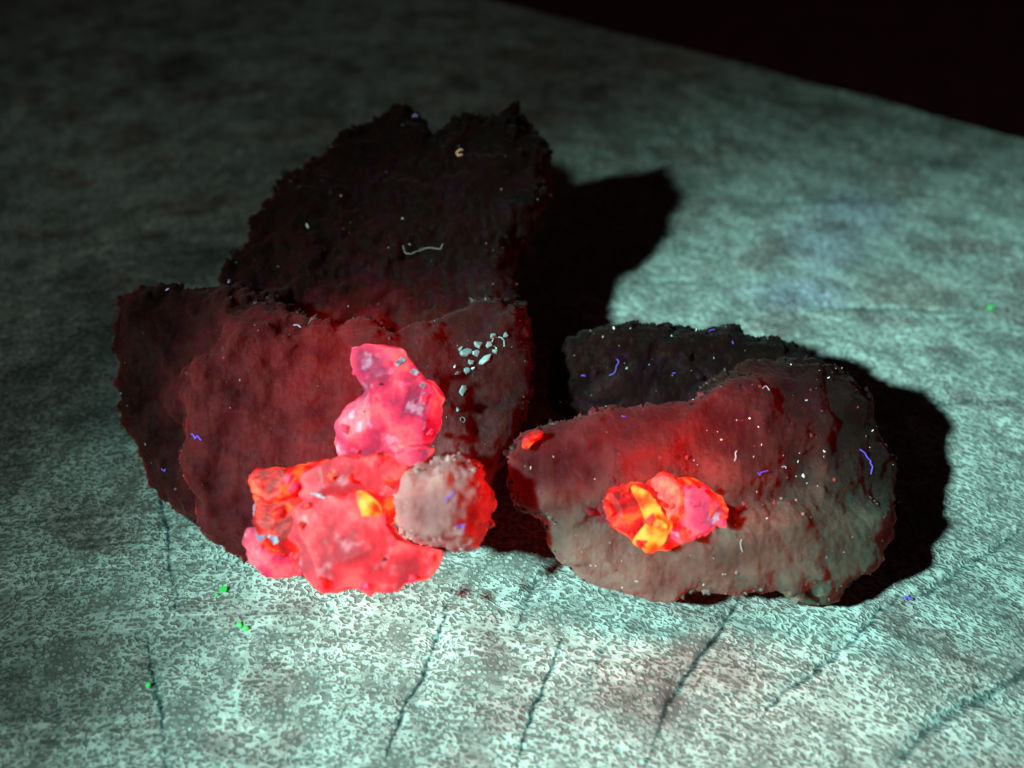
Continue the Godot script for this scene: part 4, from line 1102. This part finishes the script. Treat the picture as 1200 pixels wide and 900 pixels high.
func pore_images(size: int, tile: float) -> Array:
	# end grain: pale rings of vessel walls standing out of darker tissue, on a tile that repeats
	var lit := PackedFloat32Array()
	lit.resize(size * size)
	var fine := noise(6, 0.11, 2).get_seamless_image(size, size).get_data()
	var patch := noise(8, 0.0042, 3).get_seamless_image(size, size).get_data()
	var long_image := noise(5, 0.034, 2).get_seamless_image(size / 2, size)
	long_image.resize(size, size, Image.INTERPOLATE_CUBIC)
	var strands := long_image.get_data()
	var px := size / tile
	var rr := RandomNumberGenerator.new()
	rr.seed = 99
	var hash := {}
	for k in 42000:
		var q := Vector2(rr.randf(), rr.randf()) * tile
		var zone := patch[int(q.y * px) * size + int(q.x * px)] / 255.0
		var gap := lerpf(0.58, 0.43, zone) * rr.randf_range(0.8, 1.2)
		var clear := true
		var cell := Vector2i(q)
		for dy in [-1, 0, 1]:
			for dx in [-1, 0, 1]:
				for o in hash.get(cell + Vector2i(dx, dy), []):
					if (o as Vector2).distance_squared_to(q) < gap * gap:
						clear = false
		if not clear:
			continue
		if not hash.has(cell):
			hash[cell] = []
		hash[cell].append(q)
		var r := 0.07 + 0.26 * pow(rr.randf(), 1.5)
		var squash := rr.randf_range(0.45, 1.0)
		var ang := rr.randfn() * 0.35
		var wall := rr.randf_range(0.10, 0.20)
		var bright := rr.randf_range(0.35, 1.0) * lerpf(0.75, 1.1, zone)
		var lumen := rr.randf_range(0.35, 1.1)
		var c := q * px
		var reach := int((r + 0.2) * px) + 1
		for y in range(-reach, reach + 1):
			for x in range(-reach, reach + 1):
				var d := Vector2(x, y).rotated(ang) / px
				d.y /= squash
				var e := d.length() - r
				if e > wall * 1.1:
					continue
				var v := bright * (1.0 - smoothstep(wall * 0.3, wall * 1.1, e))
				if e < 0.0:
					v = bright * lerpf(lumen, 1.0, 1.0 - smoothstep(wall * 0.3, wall * 1.2, -e))
				var i := posmod(int(c.y) + y, size) * size + posmod(int(c.x) + x, size)
				lit[i] = maxf(lit[i], v)
	var color := PackedByteArray()
	color.resize(size * size * 3)
	var high := PackedByteArray()
	high.resize(size * size)
	var to_srgb := PackedByteArray()
	for i in 1025:
		to_srgb.append(int(Color(i / 1024.0, 0, 0).linear_to_srgb().r * 255.0))
	for i in size * size:
		var p := patch[i] / 255.0
		var f := fine[i] / 255.0
		var w := absf(strands[i] / 255.0 - 0.5)
		var strand := (1.0 - smoothstep(0.04, 0.15, w)) * smoothstep(0.05, 0.6, p)
		var v := clampf(maxf(lit[i] * (0.72 + 0.5 * f), strand * 0.85) * (0.86 + 0.25 * p), 0.0, 1.0)
		var low := 0.125 + 0.09 * p * p + 0.09 * f
		var k := int(lerpf(low, 0.68, v) * 1024.0)
		color[i * 3] = to_srgb[int(k * lerpf(1.08, 0.96, v))]
		color[i * 3 + 1] = to_srgb[k]
		color[i * 3 + 2] = to_srgb[k]
		high[i] = int(clampf(v * 190.0 + f * 60.0, 0.0, 255.0))
	return [Image.create_from_data(size, size, false, Image.FORMAT_RGB8, color), Image.create_from_data(size, size, false, Image.FORMAT_L8, high)]


func stain_image(size: int, cracks: PackedFloat32Array, cracks_size: int) -> Image:
	# growth rings, rays, stains and the dirt in the cracks, as a factor on the grain
	var out := PackedByteArray()
	out.resize(size * size * 3)
	var blot := noise(41, 0.022, 4)
	var mott := noise(42, 0.13, 3)
	var streak := noise(43, 1.0, 2)
	var saw := noise(44, 1.0, 1)
	var spots := [
		[61.8, -36.5, 9, 9, Vector3(0.92, 0.9, 1.12)],
		[72.0, -45.8, 10, 8, Vector3(0.9, 0.88, 1.1)],
		[53.5, -21.9, 11, 5, Vector3(0.95, 0.9, 1.15)],
		[-84.5, -103.3, 12, 10, Vector3(0.45, 0.4, 0.42)],
		[18.6, -92.2, 6, 5, Vector3(0.6, 0.6, 0.6)],
		[95.6, -63.6, 5, 4, Vector3(0.5, 0.5, 0.55)],
		[-12.5, -95.3, 5, 4, Vector3(0.6, 0.6, 0.6)],
		[-72.3, -3.9, 22, 26, Vector3(0.55, 0.55, 0.56)],
		[-62.3, 50.8, 24, 14, Vector3(0.6, 0.58, 0.58)],
		[-61.7, -32.7, 14, 8, Vector3(0.65, 0.7, 0.72)],
		[-48.5, -85.8, 7, 5, Vector3(0.6, 0.6, 0.6)],
		[73.8, -23.0, 10, 6, Vector3(1.05, 0.9, 0.9)],
	]
	for y in size:
		for x in size:
			var q := MAP_AT + Vector2(x, y) * (MAP / size)
			var d := q - RINGS
			var r := d.length()
			var th := d.angle()
			var b := blot.get_noise_2d(q.x, q.y)
			var f := 0.84 + 0.22 * b + 0.10 * mott.get_noise_2d(q.x, q.y)
			f += 0.15 * streak.get_noise_2d(r * 0.16, th * 62.0)               # rays run outwards
			f += 0.16 * streak.get_noise_2d(r * 0.75 + b * 1.5, th * 3.0 + 50.0)   # rings run round
			var tint := Vector3(1.0, 1.0, 1.0)
			var brown := smoothstep(0.12, 0.42, blot.get_noise_2d(q.x * 1.7 + 300.0, q.y * 3.2))
			f *= 1.0 - 0.30 * brown
			tint = tint.lerp(Vector3(1.14, 0.96, 0.97), brown)
			for s in spots:
				var e: float = Vector2((q.x - s[0]) / s[2], (q.y - s[1]) / s[3]).length() + 0.35 * mott.get_noise_2d(q.x * 0.5, q.y * 0.5 + 70.0)
				if e < 1.3:
					var k := 1.0 - smoothstep(0.3, 1.3, e)
					tint = tint.lerp(s[4], k)
			var c := cracks[int(y * cracks_size / size) * cracks_size + int(x * cracks_size / size)]
			f *= 1.0 - 0.86 * clampf(c, 0.0, 1.0) + 0.28 * smoothstep(0.0, 0.06, c) * (1.0 - smoothstep(0.06, 0.2, c))
			# lines left by the saw: thin arcs that run across the cracks, in sheaves
			var arc := q.y - 0.15 * q.x - 0.0022 * q.x * q.x + 0.6 * b
			f += 0.30 * smoothstep(0.42, 0.62, saw.get_noise_2d(arc * 1.1, 9.0 + q.x * 0.012)) * smoothstep(-0.35, 0.25, saw.get_noise_2d(q.x * 0.02, arc * 0.06 + 80.0))
			f -= 0.20 * smoothstep(0.40, 0.62, saw.get_noise_2d(arc * 1.3, 200.0 + q.x * 0.012))
			tint = tint.lerp(Vector3(0.72, 1.0, 1.06), clampf(c * 1.2, 0.0, 1.0))
			f = clampf(f, 0.03, 1.12) * 0.88
			var i := (y * size + x) * 3
			var col := Color(clampf(f * tint.x, 0.0, 1.0), clampf(f * tint.y, 0.0, 1.0), clampf(f * tint.z, 0.0, 1.0)).linear_to_srgb()
			out[i] = int(col.r * 255.0)
			out[i + 1] = int(col.g * 255.0)
			out[i + 2] = int(col.b * 255.0)
	return Image.create_from_data(size, size, false, Image.FORMAT_RGB8, out)


func spaced(lo: float, hi: float, fine0: float, fine1: float, step: float, coarse: float) -> PackedFloat32Array:
	var a := PackedFloat32Array()
	var v := lo
	while v < hi:
		a.append(v)
		v += step if v >= fine0 - 0.01 and v < fine1 else coarse
	a.append(hi)
	return a


func make_wood() -> void:
	var cs := 1600
	var cracks := crack_image(cs)
	var tile := 80.0
	var pores := pore_images(1920, tile)
	var m := StandardMaterial3D.new()
	m.resource_name = "weathered_end_grain"
	m.albedo_texture = ImageTexture.create_from_image(pores[0])
	m.heightmap_enabled = true
	m.heightmap_texture = ImageTexture.create_from_image(pores[1])
	m.heightmap_scale = 0.022
	m.roughness = 0.75
	m.metallic_specular = 0.3
	m.detail_enabled = true
	m.detail_blend_mode = BaseMaterial3D.BLEND_MODE_MUL
	m.detail_uv_layer = BaseMaterial3D.DETAIL_UV_2
	m.detail_albedo = ImageTexture.create_from_image(stain_image(1536, cracks, cs))
	mats["wood"] = m
	var ss := spaced(-420.0, 420.0, -190.0, 150.0, 0.8, 14.0)
	var ws := spaced(0.0, 520.0, 0.0, 235.0, 0.8, 14.0)
	# the rounded far edge and the side below it come first
	var side := [[-1.6, -40.0], [-1.6, -12.0], [-1.55, -1.6], [-1.2, -0.7], [-0.55, -0.14]]
	var swell := noise(61, 0.02, 3)
	var rough := noise(62, 0.35, 3)
	var st := SurfaceTool.new()
	st.begin(Mesh.PRIMITIVE_TRIANGLES)
	st.set_smooth_group(0)
	var cols := ss.size()
	var rows := ws.size() + side.size()
	for j in rows:
		for i in cols:
			var w: float = side[j][0] if j < side.size() else ws[j - side.size()]
			var s := ss[i]
			var bend := 1.1 * swell.get_noise_2d(s * 1.3, 7.0) + 0.35 * rough.get_noise_2d(s, 3.0) + 0.0001 * s * s * (1.0 if s > 0.0 else 0.3)
			var keep := clampf(1.0 - w / 60.0, 0.0, 1.0)
			var q := EDGE + ALONG * s + ACROSS * (w + bend * keep)
			var h := 0.0
			if j < side.size():
				h = side[j][1]
			else:
				h = 0.10 * swell.get_noise_2d(q.x, q.y) + 0.07 * rough.get_noise_2d(q.x, q.y) - 0.1
				var c := (q - MAP_AT) / MAP * cs
				if c.x > 1.0 and c.y > 1.0 and c.x < cs - 2.0 and c.y < cs - 2.0:
					h -= 0.8 * cracks[int(c.y) * cs + int(c.x)]
			var grain_at := Vector2(q.x, q.y - 0.15 * q.x - 0.0022 * clampf(q.x, -90.0, 90.0) * clampf(q.x, -90.0, 90.0))
			st.set_uv(grain_at / tile + Vector2(swell.get_noise_2d(q.x * 2.0, q.y * 2.0), swell.get_noise_2d(q.y * 2.0, q.x * 2.0 + 50.0)) * 0.006)
			st.set_uv2((q - MAP_AT) / MAP)
			st.add_vertex(Vector3(q.x, h, q.y) * MM)
	for j in rows - 1:
		for i in cols - 1:
			var a := j * cols + i
			for t in [a, a + 1, a + cols, a + 1, a + cols + 1, a + cols]:
				st.add_index(t)
	st.generate_normals()
	var o := put(numbered("wooden_slab"), st.commit(), m, self)
	tag(o, "grey weathered end-grain wood slab with dark drying cracks under both minerals", "wooden slab", "", "structure")
	var f := StandardMaterial3D.new()
	f.resource_name = "dark_floor"
	f.albedo_texture = noise_texture(71, 0.01, ramp([0.2, Color(0.22, 0.09, 0.085), 0.8, Color(0.34, 0.15, 0.14)]))
	f.roughness = 0.9
	triplanar(f, 300.0)
	var g := BoxMesh.new()
	g.size = Vector3(6.0, 0.04, 6.0)
	var fl := put(numbered("floor"), g, f, self, Transform3D(Basis.IDENTITY, Vector3(0, -0.47, -1.0)))
	tag(fl, "dark floor far below the far edge of the wooden slab", "floor", "", "structure")
